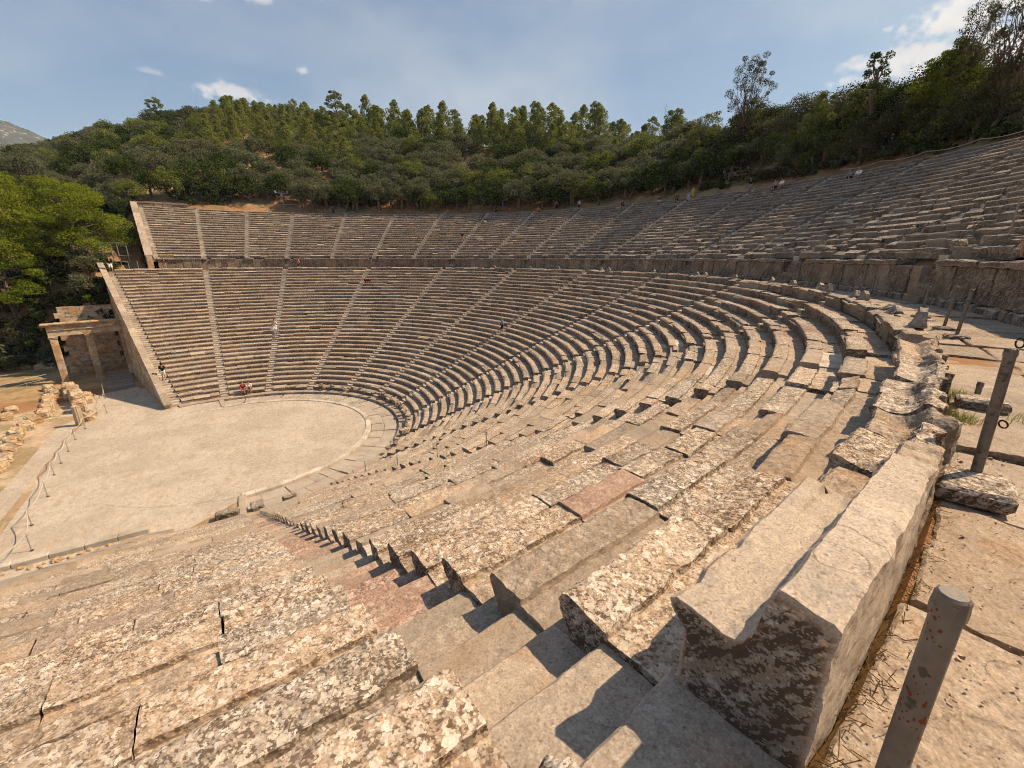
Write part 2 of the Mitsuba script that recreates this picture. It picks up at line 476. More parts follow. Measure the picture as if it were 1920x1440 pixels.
# stairways of the lower part: two steps to a row
for s in range(1, 14):
    if s == 13:
        continue
    lab = 'near stairway of worn pinkish stone steps with sharp shadows across it' if s == 12 else f'{ORD[s - 1]} narrow stone stairway through the lower seating counted from the far gate'
    key = thing('stairway', lab, 'stairway', 'stairways through the lower seating')
    steps = []
    for j in range(0, 68):
        r = R1 + j * D / 2 - .02
        z = .09 + (j + 1) * H / 2
        wl, wr = HW + .01, HW + .01
        a, b = s - dk(s - .01, r, wl), s + dk(s + .01, r, wr)
        if s == 1:
            a = s - dk(.9, r, .46)
        if not in_view(P3(s, r, z), 1.5) or j > 66:
            continue
        sp = spacing(P3(s, r, z))
        tone = rng.uniform()
        last = 0
        if j == 66:
            r, z, last = 37.98, 12.30, .16
        prof = [(r + .02, z - .34), (r, z - .02), (r + .02, z), (r + .42 + last, z + .005), (r + .43 + last, z - .34)]
        st = sweep(prof, a, b, max(sp, .02), .009 if sp < .2 else .012, tone, .17 + .1 * rng.uniform() if s > 9 else .07, rng, wob=.007, seed=j)
        if s == 12:            # worn pink limestone over runs of steps
            pink = 55 <= j <= 60 or 40 <= j <= 49 or (j < 38 and rng.uniform() < .25)
            st[2][:, 0] = rng.choice(REDS if pink else PLAIN)
            st[2][:, 1] += .08 * pink
        steps.append(st)
    if s >= 11:
        for st in steps:
            part(key, 'step', st, 'stone')
    elif steps:
        part(key, 'flight_of_steps', join(steps), 'stone', kind='stuff')

# ------------------------------------------------------------------ row of honour along the walkway: benches with backs
def bench_profile(r, z, back=.33):
    return [(r + .07, FLOOR - .45), (r + .06, z - .13), (r + .0, z - .07), (r - .015, z - .02), (r + .01, z + .012), (r + .13, z - .012), (r + .22, z - .024), (r + .275, z - .008), (r + .31, z + min(.03, back * .3)), (r + .333, z + min(.085, back * .5)), (r + .35, z + min(.16, back * .7)),
            (r + .362, z + back * .85), (r + .385, z + back), (r + .55, z + back - .01), (r + .575, z + back - .03), (r + .575, FLOOR - .45)]


rng = np.random.default_rng(5)
BEN = thing('backed_bench', 'row of worn stone benches with broken backs along the walkway edge', 'bench')
BZ = .2 + 34 * H + .125
blocks = [(11.964, 11.80, .33, .09, 'pristine'), (11.798, 11.742, .33, .25, 'back'), (11.741, 11.66, .19, .5, ''), (11.655, 11.585, .15, .55, ''), (11.575, 11.505, .12, .5, ''), (11.49, 11.41, .13, .5, ''), (11.40, 11.30, .12, .45, ''),
          (11.295, 11.19, .10, .45, ''), (11.185, 11.05, .06, .4, '')]
for n, (b, a, back, kd, what) in enumerate(blocks):
    r = 37.95 + (0 if what else rng.uniform(-.05, .06))
    z = BZ - (0 if what else rng.uniform(.0, .05)) - .03 * (n > 4)
    sp = spacing(P3((a + b) / 2, r, z)) * .8

    def worn(pr, ks, what=what, back=back, z=z, r=r):
        pr = pr.copy()
        t = np.linspace(0, 1, len(ks))
        if what == 'pristine':
            wear = np.clip((.34 - t) / .34, 0, 1) * .10        # the seat is eaten away towards its far end, at the foot of the back
            m = (pr[..., 1] > z - .06) & (pr[..., 0] > r + .10) & (pr[..., 0] < r + .36)
            u = np.stack([pr[..., 0] * 7, np.broadcast_to(ks[:, None] * 75, pr.shape[:2]), pr[..., 1] * 7], -1)
            chip = np.clip(nnoise(u, 6) - .60, 0, 1) * .075
            lip = np.exp(-((pr[..., 0] - r - .0) / .05) ** 2) * (pr[..., 1] > z - .12) + np.exp(-((pr[..., 0] - r - .56) / .05) ** 2) * (pr[..., 1] > z + .2) + .6 * np.exp(-((pr[..., 0] - r - .385) / .04) ** 2) * (pr[..., 1] > z + .25)
            pr[..., 1] -= chip * lip
            pr[..., 0] += chip * lip * np.where(pr[..., 0] > r + .3, -1, 1) * .8
            low = np.clip((t - .72) / .28, 0, 1)[:, None] * (pr[..., 0] > r + .33) * np.clip((pr[..., 1] - z - .05) / .2, 0, 1)
            pr[..., 1] -= low * .05 * nnoise(u * .6, 2)
            pr[..., 1] -= m * wear[:, None] * (nnoise(np.stack([pr[..., 0] * 9, np.broadcast_to(ks[:, None] * 60, pr.shape[:2]), pr[..., 0] * 0], -1), 5))
        elif what == 'back':
            m = pr[..., 1] > z + .05
            pr[..., 1] -= m * (.05 + .05 * nnoise(np.stack([pr[..., 0] * 5, np.broadcast_to(ks[:, None] * 90, pr.shape[:2]), pr[..., 0] * 0], -1), 2))
            m2 = (pr[..., 0] < r + .3) & (pr[..., 1] > z - .1)
            pr[..., 1] -= m2 * .09
            pr[..., 0] += m2 * .05
        else:
            u = np.stack([pr[..., 0] * 4, np.broadcast_to(ks[:, None] * 55, pr.shape[:2]), pr[..., 0] * 0 + n], -1)
            m = np.clip((pr[..., 1] - z + .10) / .1, 0, 1)
            pr[..., 1] -= m * (nnoise(u, 3) - .35) * .16 * np.clip((pr[..., 0] - r - .05) / .2, 0, 1)
            m = (pr[..., 0] > r + .45)
            pr[..., 0] -= m * nnoise(u[..., [1, 0, 2]] * 1.7, 4) * .14
        return pr
    st = sweep(bench_profile(r, z, back), a, b, max(sp, .018), .011 if what == 'pristine' else .022, {0: .131}.get(n, rng.uniform()), kd, rng, wob=.0 if what else .012, seed=n, shape=worn, capkind=.95 if n == 0 else .7)
    part(BEN, 'bench_stone', st, 'stone', **({'label': 'clean pale bench stone with intact back at the stair end'} if n == 0 else {}))


def rock(seed, sx, sy, sz, sub=2, n=9, amp=.12):
    g = np.random.default_rng(seed)
    pts = g.normal(size=(n * 2, 3))
    pts /= np.linalg.norm(pts, axis=1, keepdims=True) + 1e-9
    pts = np.sign(pts) * np.abs(pts) ** .6 * [sx, sy, sz] * .5
    m = trimesh.convex.convex_hull(pts)
    for _ in range(sub):
        m = m.subdivide()
    v = np.array(m.vertices)
    v = v + (np.stack([nnoise(v / max(sx, sy) * 5 + seed, i) for i in (1, 2, 3)], -1) - .5) * amp * min(sx, sy, sz) * 2
    return v, np.array(m.faces)


def placed(m, x, y, z, rot=0.0, tilt=0.0):
    c, s = math.cos(rot), math.sin(rot)
    ct, st = math.cos(tilt), math.sin(tilt)
    v = m[0] @ np.array([[1, 0, 0], [0, ct, -st], [0, st, ct]]).T
    v = v @ np.array([[c, -s, 0], [s, c, 0], [0, 0, 1]]).T + [x, y, z]
    return (v,) + tuple(m[1:])


def backrest_piece(k, r, z, w, hgt, seed):
    """a broken stump of a bench back, curved like the bench"""
    prof = [(r - .18, z - .05), (r - .10, z + hgt * .35), (r - .04, z + hgt), (r + .10, z + hgt * .95), (r + .13, z - .05)]

    def brk(pr, ks):
        pr = pr.copy()
        t = np.abs(np.linspace(-1, 1, len(ks)))[:, None]
        pr[..., 1] = z + (pr[..., 1] - z) * (1 - .55 * t ** 1.5 * (.5 + nnoise(np.stack([ks * 70, ks * 0 + seed, ks * 0], -1), 1)[:, None]))
        return pr
    d = dk(k, r, w / 2)
    return sweep(prof, k - d, k + d, max(.05, spacing(P3(k, r, z)) * .7), .03, seed * .137 % 1, .75, None, seed=seed, shape=brk)


rng = np.random.default_rng(21)
for i, (k, w, hgt) in enumerate([(10.86, .55, .42), (10.62, .5, .18), (10.55, .4, .15), (10.28, .5, .3), (10.2, .45, .28), (9.92, .5, .34), (9.83, .55, .36), (9.55, .6, .3), (9.32, .35, .3), (8.9, .6, .3), (8.55, .5, .3),
                                 (8.45, .5, .3), (7.9, .5, .3), (7.3, .7, .35), (7.2, .6, .3), (6.6, .6, .35), (6.2, .6, .3), (5.7, .6, .35), (5.4, .5, .3)]):
    st = backrest_piece(k, 38.42, BZ - .02, w, hgt, i + 3)
    key = new_key('bench_back_fragment')
    scene[key] = mikit.ply(st[:2], 'stone', uv=st[2])
    labels[key] = {'label': 'large curved broken bench back standing at the walkway edge past the second pair of posts' if i == 0 else 'broken stump of a stone bench back on the top row of the lower seating', 'category': 'stone fragment'}
    if i:
        labels[key]['group'] = 'broken bench backs on the top row of the lower seating'

# ------------------------------------------------------------------ walkway between lower and upper seating
def grid_sheet(ks, rs, zfun):
    K, R = np.meshgrid(ks, rs, indexing='ij')
    V = P3(K, R, zfun(K, R)).reshape(-1, 3)
    n = len(rs)
    i, j = np.meshgrid(np.arange(len(ks) - 1), np.arange(n - 1), indexing='ij')
    a = i * n + j
    q = np.stack([a, a + 1, a + n + 1, a + n], -1).reshape(-1, 4)
    return V, np.vstack([q[:, [0, 1, 2]], q[:, [0, 2, 3]]])


struct('walkway', grid_sheet(np.linspace(1.0, 13, 1200), [38.35, 38.42, 38.56, 38.8, 39.2, 39.6, 40, 40.5, 41, 41.6], lambda k, r: np.where(r < 38.5, 12.1, FLOOR - .05) + .03 * nnoise(np.stack([k * 30, r * 2, r * 0], -1))), 'soil')
rng = np.random.default_rng(31)
kk = 6.0
while kk < 12.6:
    sp0 = spacing(P3(kk, 39.5, FLOOR))
    bands = [38.56, 39.35 + rng.uniform(-.2, .3), 40.35 + rng.uniform(-.2, .25), 41.32]
    L = 1.5
    kend = kk + dk(kk, 39, L)
    if kk < 11 < kend:
        kend = 11.0
    for ra, rb in zip(bands[:-1], bands[1:]):
        k1 = kk + rng.uniform(-.03, .06) * dk(kk, 39, 1)
        k2 = kend + rng.uniform(-.06, .02) * dk(kk, 39, 1) - dk(kk, 39, .015)
        z = FLOOR + rng.uniform(-.022, .02)
        if not in_view(P3(np.array([k1, k2]), ra, z), 6):
            continue
        g = rng.uniform(.004, .014)
        prof = [(ra + g, z - .12), (ra + g, z - .015), (ra + g + .02, z), (rb - g - .02, z), (rb - g, z - .015), (rb - g, z - .12)]
        st = sweep(prof, k1, k2, max(.022, spacing(P3((k1 + k2) / 2, ra, z))), .018, rng.uniform(), rng.uniform(.15, .27), rng, wob=.016, seed=rng.integers(999))
        part('walkway', 'paving_slab', st, 'stone')
    kk = kend

# terrace wall carrying the upper seating
WR = 41.36
TW = thing('terrace_wall', 'long wall of upright dark stone slabs along the back of the walkway', 'wall')
rng = np.random.default_rng(41)
far_slabs = []


def wall_block(name, k1, k2, ra, rb, z0, z1, kind, amp, cham=.02):
    prof = [(ra + cham, z0), (ra, z0 + cham), (ra, z1 - cham), (ra + cham, z1), (rb, z1), (rb, z0)]
    mid = P3((k1 + k2) / 2, ra, z1)
    if not in_view(mid, 3.5):
        return
    sp = spacing(mid)
    st = sweep(prof, k1, k2, sp, amp, rng.uniform(), kind, rng, wob=.012, seed=rng.integers(999))
    if k1 > 5.2:
        part(TW, name, st, 'stone')
    else:
        far_slabs.append(st)


kk = 1.5
while kk < 11.6:
    cell = (kk - .0) % 1
    stair_here = min(cell, 1 - cell) < dk(kk, WR, .55) and kk > 1.8
    wid = rng.uniform(.62, 1.05)
    k2 = kk + dk(kk, WR, wid)
    nk = round(kk)
    if not stair_here:
        lim = nk if nk > kk else nk + 1
        k2 = min(k2, lim - dk(lim, WR, .45)) if lim - kk > dk(kk, WR, .6) else k2
        g = dk(kk, WR, .012)
        wall_block('upright_slab', kk + g, k2 - g, WR + rng.uniform(-.03, .06), WR + .35, FLOOR + .30, 13.83, .55, .03)
        if True:
            mk = (kk + k2) / 2
            wall_block('footing_stone', kk + g * 2, mk - g * 2, WR - .10 + rng.uniform(-.04, .06), WR + .3, FLOOR - .05, FLOOR + .29, .6, .05, .05)
            wall_block('footing_stone', mk + g * 2, k2 - g * 2, WR - .10 + rng.uniform(-.04, .06), WR + .3, FLOOR - .05, FLOOR + .26, .6, .05, .05)
    else:
        k2 = max(nk + dk(nk + .02, WR, .56), kk + .01)
    kk = k2
kk = 1.5
while kk < 11.6:
    cell = kk % 1
    stair_here = min(cell, 1 - cell) < dk(kk, WR, .5) and kk > 1.8
    k2 = kk + dk(kk, WR, rng.uniform(1.0, 1.8))
    if not stair_here:
        if rng.uniform() < .93:
            wall_block('cap_stone', kk + .0004, k2 - .0004, WR - .13 + rng.uniform(-.03, .03), WR + .75, 13.84, 14.04 + rng.uniform(-.02, .03), .62, .035, .04)
    else:
        k2 = kk + dk(kk, WR, .5)
    kk = k2
if far_slabs:
    part(TW, 'far_slabs', join(far_slabs), 'stone', kind='stuff')

# ------------------------------------------------------------------ upper seating
rng = np.random.default_rng(51)
k_lo, UMAX = 1.5, 22
w = 0
while k_lo < 11.5:
    k_hi = k_lo + .5
    mid = P3((k_lo + k_hi) / 2, 50, 18)
    pts = P3(np.repeat(np.linspace(k_lo, k_hi, 4), 3), np.tile([42, 50, 57], 4), np.tile([14.5, 18, 21.5], 4))
    if in_view(pts, 3):
        key = thing('upper_seating_wedge', f'{ORD[w]} upper wedge of grey ruined seat rows counted from the far end wall', 'seating', 'wedges of seating above the walkway')
        single = k_lo >= 7.5
        for j in range(1, UMAX):
            r, z = UR0 + j * UD, UZ0 + j * UH
            ka, kb = k_lo + dk(k_lo + .01, r, .34), k_hi - dk(k_hi - .01, r, .34)
            ruin = .16 + .22 * nnoise(np.array([k_lo * 3.1, j * .4, 2.0])) + (.30 if (k_lo > 6.9 and j < 9) else 0) + (.2 if j == 1 else 0)
            st = row_stones(rng, ka, kb, r, z, UH, UD, .72 if k_lo > 6 else .60, .008 if k_lo < 7 else .014, ruin * (.55 if k_lo > 6.5 else .35), .8, 1.7, upper=True)
            if not st:
                continue
            if single:
                for s in st:
                    part(key, 'seat_stone', s, 'stone')
            else:
                part(key, 'seat_row', join(st), 'stone')
        w += 1
    k_lo = k_hi
s = 1.5
n = 0
while s < 11.6:
    steps = []
    for j in range(1, 2 * UMAX):
        r, z = UR0 + j * UD / 2 + .35, UZ0 + j * UH / 2 - .11
        if not in_view(P3(s, r, z), 1.5):
            continue
        a, b = s - dk(s - .01, r, .35), s + dk(s + .01, r, .35)
        sp = spacing(P3(s, r, z))
        prof = [(r + .02, z - .34), (r, z - .02), (r + .02, z), (r + .43, z + .005), (r + .44, z - .34)]
        steps.append(sweep(prof, a, b, sp, .012, rng.uniform(), .06, rng, wob=.015, seed=j + 1))
    if s == round(s) and s > 1.8:      # the steps that climb through the wall from the walkway
        for q in range(6):
            r, z = WR - .25 + q * .14, FLOOR + .26 * (q + 1)
            if in_view(P3(s, r, z), 2):
                prof = [(r, FLOOR - .1), (r, z), (r + .9, z), (r + .9, FLOOR - .1)]
                steps.append(sweep(prof, s - dk(s - .01, r, .62), s + dk(s + .01, r, .62), max(.1, spacing(P3(s, r, z))), .02, rng.uniform(), .4, rng, wob=.01, seed=q))
    if steps:
        key = thing('upper_stairway', f'{ORD[n]} narrow stone stairway through the upper seating counted from the far end wall', 'stairway', 'stairways through the upper seating')
        part(key, 'flight_of_steps', join(steps), 'stone', kind='stuff')
        n += 1
    s += .5

# fallen pieces lying on the lower rows of the upper part
rng = np.random.default_rng(61)
for i in range(46):
    k = rng.uniform(6.5, 10.4)
    j = rng.choice([1, 1, 1, 2, 2, 3, 4, 6])
    r, z = UR0 + j * UD + rng.uniform(.25, .7), UZ0 + j * UH
    xy = pol(k, r)
    sx = rng.uniform(.3, .75)
    m = placed(rock(100 + i, sx, sx * rng.uniform(.5, .9), sx * rng.uniform(.4, .8), 2), xy[0], xy[1], z + sx * .12, rng.uniform(0, 6))
    key = new_key('fallen_stone')
    scene[key] = mikit.ply(m, 'stone', uv=cuv(len(m[0]), rng.uniform(), .6))
    labels[key] = {'label': 'loose broken stone lying on the lowest rows of the upper seating', 'category': 'stone', 'group': 'loose stones on the upper seating'}
# loose broken stones along the first row by the orchestra
for i in range(26):
    k = 4.2 + 5.6 * (i + rng.uniform(-.4, .4)) / 26
    r = 13.0 + rng.uniform(0, .45)
    xy = pol(k, r)
    sx = rng.uniform(.3, .7)
    m = placed(rock(200 + i, sx, sx * rng.uniform(.5, .9), sx * rng.uniform(.5, 1.1), 2), xy[0], xy[1], .5 + rng.uniform(0, .15), rng.uniform(0, 6))
    key = new_key('front_row_stone')
    scene[key] = mikit.ply(m, 'stone', uv=cuv(len(m[0]), rng.uniform(), .42))
    labels[key] = {'label': 'broken stone left on the lowest row beside the orchestra ring', 'category': 'stone', 'group': 'broken stones on the lowest row'}

# ------------------------------------------------------------------ ground
RIDGE = np.array([(-60, 75, 14), (0, 70, 22), (40, 64, 23.2), (60, 63, 23.6), (65, 63, 24.0), (70, 63, 24.6), (74, 63, 25.3), (78, 64, 25.8), (84, 65, 26.6), (92, 67, 28), (99, 70, 29.3), (107, 78, 33), (117, 92, 37.4), (126, 102, 40.7), (135, 105, 43),
                  (143.5, 108, 44.9), (152, 109, 46.2), (160, 110, 47), (167, 132, 54), (173, 167, 64), (179.5, 177, 66.5), (185, 181, 65.5), (190.7, 186, 62), (195.7, 191, 57), (200, 197, 50), (204, 202, 45), (208, 203, 42), (215, 205, 38), (230, 210, 28), (300, 260, 6)])


def terrain(x, y):
    x, y = np.asarray(x, float), np.asarray(y, float)
    k, r = to_pol(x, y)
    th = np.degrees(np.arctan2(y, x)) % 360
    th = np.where(th > 300, th - 360, th)
    rad = np.hypot(x, y)
    rr, rz = np.interp(th, RIDGE[:, 0], RIDGE[:, 1]), np.interp(th, RIDGE[:, 0], RIDGE[:, 2])
    t = np.clip((r - 58.3) / (rr - 58.3), 0, 1)
    und = nfbm(np.stack([x * .04, y * .04, x * 0], -1), 3, seed=2) - .5
    hill = 21.6 + (rz - 21.6) * (t ** .85) + und * 4 * np.clip((rad - 66) / 40, 0, 1)
    hill = np.where(r < 58.3, 21.6, hill)
    hill = hill - np.clip(rad - rr, 0, 400) * .22
    inside = (k > 1.40) & (k < 13.05)
    low = np.where((rad > 9.9) & (k > 1.97) & (k < 12.03), -.6, -.03)
    # bank behind the gate and the lower retaining wall
    b = (x + 34) * -.9 + (y + 22.2) * .44
    step = np.clip(b / 9, 0, 1)
    bank = .05 + .45 * np.clip((-x - 24) / 9, 0, 1) + 11.3 * (step * step * (3 - 2 * step)) + np.clip((b - 9) / 150, 0, 1) * (rz - 11.8) + und * 2 * np.clip(b / 20, 0, 1)
    bank = np.where((b < 0), np.minimum(bank, .5), bank)
    qd = (1 - k) * DP2 * (r + ECC)
    bank = np.where((r < 37) & (k < 1.2) & (qd < 5), np.minimum(bank, .4 + np.clip(qd - 1.2, 0, 9) * 2.6 + np.clip(r - 31, 0, 9) * 1.5), bank)
    # level terrace at the end of the walkway
    ter = np.clip((k - .70) / .12, 0, 1) * np.clip((r - 37.2) / 1.5, 0, 1) * (r < 75)
    bank = bank * (1 - ter) + np.maximum(bank, FLOOR - .12 + np.clip(r - 43, 0, 40) * .33) * ter
    z = np.where(inside, np.where(r < 56.6, low, np.where(r < 58.2, np.interp(r, [56.6, 57.4, 58.2], [-.06, 20.8, 21.6]), hill)), 0)
    wst = np.clip((rad - 62) / 45, 0, 1)
    wst = wst * wst * (3 - 2 * wst)
    hill2 = 21.6 + (rz - 21.6) * np.clip((rad - 58.3) / (rr - 58.3), 0, 1) ** .85 + und * 4 - np.clip(rad - rr, 0, 400) * .22
    mixf = np.clip((1.45 - k) / .25, 0, 1) * (1 - wst * np.clip((225 - th) / 15, 0, 1))
    zb = np.where(rad > 58, bank * mixf + np.where(k > 1.2, np.where(r > 58, hill, hill2), hill2) * (1 - mixf), bank)
    zb = np.where((k > .97) & (k < 1.5) & (r < 38.3), low, zb)
    front = (th > 225) | (th < 12)
    flat = -.02 + und * 1.5 * np.clip((rad - 60) / 60, 0, 1) + np.clip(rad - 150, 0, 400) * .02
    far_left = np.where(k < 1.45, zb, flat)
    z = np.where(inside, z, np.where((x > 0) | (k > 13), flat, far_left))
    z = np.where((rad < 26) & ~inside & (x > -22), -.012, z)
    return z


th = np.radians(np.linspace(-150, 210, 901))
rads = np.concatenate([np.linspace(0, 56, 50), np.linspace(56.3, 80, 60), np.linspace(81, 150, 60), np.geomspace(152, 700, 40), [1200, 2200, 3400]])
TT, RR = np.meshgrid(th, rads, indexing='ij')
X, Y = RR * np.cos(TT), RR * np.sin(TT)
V = np.stack([X, Y, terrain(X, Y)], -1)
V[..., 2] = np.where(RR > 800, -15 - RR * .01, V[..., 2])
V[..., 2] += (RR > 60) * (RR < 400) * (nnoise(np.stack([X * .7, Y * .7, X * 0], -1), 5) - .5) * .5
n = len(rads)
i, j = np.meshgrid(np.arange(len(th) - 1), np.arange(n - 1), indexing='ij')
a = i * n + j
q = np.stack([a, a + 1, a + n + 1, a + n], -1).reshape(-1, 4)
struct('ground', (V.reshape(-1, 3), np.vstack([q[:, [0, 1, 2]], q[:, [0, 2, 3]]])), 'soil', smooth=True)

# earth under the seating
struct('seating_bank', grid_sheet(np.linspace(.99, 13.0, 420), [12.6, 13.2, 37.9, 38.4], lambda k, r: np.interp(r, [12.6, 13.2, 37.9, 38.4], [-.1, .0, 12.1, 12.2])), 'soil')
struct('upper_seating_bank', grid_sheet(np.linspace(1.42, 12.5, 400), [41.7, 42.3, 57.2, 58.6], lambda k, r: np.interp(r, [41.7, 42.3, 57.2, 58.6], [13.6, 14.15, 21.3, 21.75])), 'soil')

# orchestra floor, kerb and sunken ring
ang = np.linspace(0, 2 * np.pi, 181)
rr_ = np.array([0, .35, 3, 6, 9.79])
V = np.array([[r * math.cos(t), r * math.sin(t), .0] for t in ang for r in rr_])
n = len(rr_)
i, j = np.meshgrid(np.arange(180), np.arange(n - 1), indexing='ij')
a = i * n + j
q = np.stack([a, a + 1, a + n + 1, a + n], -1).reshape(-1, 4)
struct('orchestra_floor', (V, np.vstack([q[:, [0, 1, 2]], q[:, [0, 2, 3]]])), 'sand')


def sheet(poly, z, sp=.8):
    """flat sheet over a polygon, cut up"""
    import shapely
    g = shapely.Polygon(poly)
    v, f = trimesh.creation.triangulate_polygon(g, engine='earcut')
    return np.column_stack([v, np.full(len(v), z)]), f


# sandy yard in front of the orchestra and out to the gate
yard = [tuple(pol(1.0, 13.0)), (-16.0, -8.9), (-28.0, -13.9), (-31.5, -15.5), (-31, -19.5), (-22, -17.0), (-12, -13.3), (-3, -12.2), (4, -10.8), (14, -9.2), (16, -7.5), (13.3, -4.5), (13.0, -1.3)]
arc = [tuple(9.55 * np.array([math.cos(t), math.sin(t)])) for t in np.linspace(math.radians(-10), math.radians(-173), 60)]
struct('yard', sheet(yard + [tuple(pol(12.7, 12.2)), tuple(pol(12.05, 10.4)), tuple(pol(12.05, 9.8))] + arc + [tuple(pol(1.95, 9.8)), tuple(pol(1.95, 12.3)), tuple(pol(1.3, 12.6))], -.004), 'sand')

KERB = thing('orchestra_kerb', 'low pale stone kerb circling the sandy orchestra floor', 'kerb')
rng = np.random.default_rng(71)
ks = np.linspace(1.95, 12.05, 46)
for a, b in zip(ks[:-1], ks[1:]):
    prof = [(9.74, -.2), (9.74, .05), (9.76, .07), (10.12, .07), (10.16, .03), (10.16, -.3)]
    part(KERB, 'kerb_stone', sweep(prof, a + .003, b - .003, .25, .008, rng.uniform(), .05, rng, wob=.006, seed=3), 'stone')
for a0, n_, sgn in ((12.08, 10, 1), (1.92, 9, -1)):       # where the ring runs on flush with the sand
    for q_ in range(n_):
        k1 = a0 + sgn * q_ * .26
        t0 = (PH3 - (k1 - 3) * DPH)
        if (q_ + a0) % 1.0 < .02:
            continue
        prof_k = sorted([k1, k1 + sgn * .255])
        a_ = np.array([[PH11 - (kq - 11) * DPH if sgn > 0 else PH3 + (3 - kq) * DPH for kq in prof_k]])[0]
        pts = []
        for t in np.linspace(a_[0], a_[1], 4):
            for rad in (9.78, 10.08 - .03 * q_):
                pts.append((rad * math.cos(t), rad * math.sin(t), .006))
        V = np.array(pts)
        F = [(0, 1, 3), (0, 3, 2), (2, 3, 5), (2, 5, 4), (4, 5, 7), (4, 7, 6)]
        part(KERB, 'flush_kerb_stone', (V, np.array(F), cuv(len(V), rng.uniform(), .05)), 'stone')
# paving of the ring
for bnds in ((10.2, 11.25), (11.28, 12.45)):
    ks = np.linspace(1.98, 12.02, 44)
    for a, b in zip(ks[:-1], ks[1:]):
        s0 = rng.uniform(-.03, .03)
        prof = [(bnds[0], -.4), (bnds[0], -.14), (bnds[1], -.13), (bnds[1], -.4)]
        part('walkway', 'ring_paving_slab', sweep(prof, a + .003 + s0, b - .003 + s0, .4, .004, .3015 + .0006 * rng.uniform(), .07, rng, wob=.004, seed=4), 'stone')
STEP = thing('front_step', 'curved stone step at the foot of the seating round the orchestra ring', 'step')
ks = np.linspace(1.02, 12.95, 60)
for a, b in zip(ks[:-1], ks[1:]):
    prof = [(12.5, -.4), (12.5, .09), (12.53, .11), (13.32, .12), (13.32, -.4)]
    part(STEP, 'step_stone', sweep(prof, a + .002, b - .002, .3, .012, rng.uniform(), .22, rng, wob=.012, seed=5), 'stone')
# square stones at the two ends of the ring, kerb by the near wall
def box_mesh(sx, sy, sz, bevel=.02):
    b = min(bevel, sx / 3, sy / 3, sz / 3)
    pts = np.array([[x, y, z] for x in (-sx / 2, sx / 2) for y in (-sy / 2, sy / 2) for z in (0, sz)])
    ps = []
    for p in pts:
        s = np.sign(p - [0, 0, sz / 2])
        for ax in range(3):
            qv = p.copy()
            for o in range(3):
                if o != ax:
                    qv[o] -= s[o] * b
            ps.append(qv)
    m = trimesh.convex.convex_hull(np.array(ps))
    return np.array(m.vertices), np.array(m.faces)


def stone_box(sx, sy, sz, x, y, z, rot, tone, kind, cut=0.0, amp=.0, bevel=.03):
    m = box_mesh(sx, sy, sz, bevel)
    if cut:
        t = trimesh.Trimesh(*m)
        v, f = trimesh.remesh.subdivide_to_size(t.vertices, t.faces, cut)
        m = (v, f)
    m = placed(m, x, y, z, rot)
    v = rough(m[0], amp, tone * 50) if amp else m[0]
    return v, m[1], cuv(len(v), tone, kind)


for k in (12.07, 1.93):
    xy = pol(k, 11.3)
    a = math.atan2(xy[1], xy[0])
    key = thing('ring_end_slab', ('square' if k > 5 else 'narrow') + ' pale slab closing the orchestra ring at its ' + ('near' if k > 5 else 'far') + ' end', 'slab')
    m = stone_box(2.6, .45, .30, xy[0], xy[1], -.22, a, .2, .12, .4, .006)
    scene[key] = mikit.ply(m[:2], 'stone', uv=m[2])
for i, (k, r, sx, sy, sz, lab) in enumerate([(12.28, 12.15, 1.15, .5, .42, 'dark weathered block standing alone left of the ring end'), (11.9, 12.2, .6, .8, .38, 'rough dark block at the foot of the near stairway'),
                                             (11.45, 12.35, .8, .3, .3, 'small broken block on the ring paving by the near seating')]):
    xy = pol(k, r)
    key = thing('loose_block', lab, 'stone block')
    m = stone_box(sx, sy, sz, xy[0], xy[1], .0, math.atan2(xy[1], xy[0]) + math.pi / 2, .7, .9, .12, .04, .06)
    scene[key] = mikit.ply(m[:2], 'stone', uv=m[2])
NK = thing('concrete_kerb', 'straight grey kerb along the edge of the yard at the lower left', 'kerb')
p0, p1 = np.array([12.05, -2.9]), np.array([13.1, -10.5])
for q_ in range(6):
    c = p0 + (p1 - p0) * (q_ + .5) / 6
    m = stone_box(1.26, .42, .30, c[0], c[1], -.03, math.atan2(*(p1 - p0)[::-1]), rng.uniform(), .05, .3, .005)
    part(NK, 'kerb_length', m, 'stone')
for i in range(60):
    t = rng.uniform(.05, 1.0)
    c = p0 + (p1 - p0) * t + np.array([.35 + rng.uniform(0, .45), 0])
    sx = rng.uniform(.1, .3)
    m = placed(rock(400 + i, sx, sx * .8, sx * .6, 1), c[0], c[1], .02 + sx * .1, rng.uniform(0, 6))
    key = new_key('rubble_stone')
    scene[key] = mikit.ply(m, 'gatestone', uv=cuv(len(m[0]), rng.uniform(), .1))
    labels[key] = {'label': 'small ochre rubble stone along the near side of the straight kerb', 'category': 'stone', 'group': 'rubble stones along the kerb'}

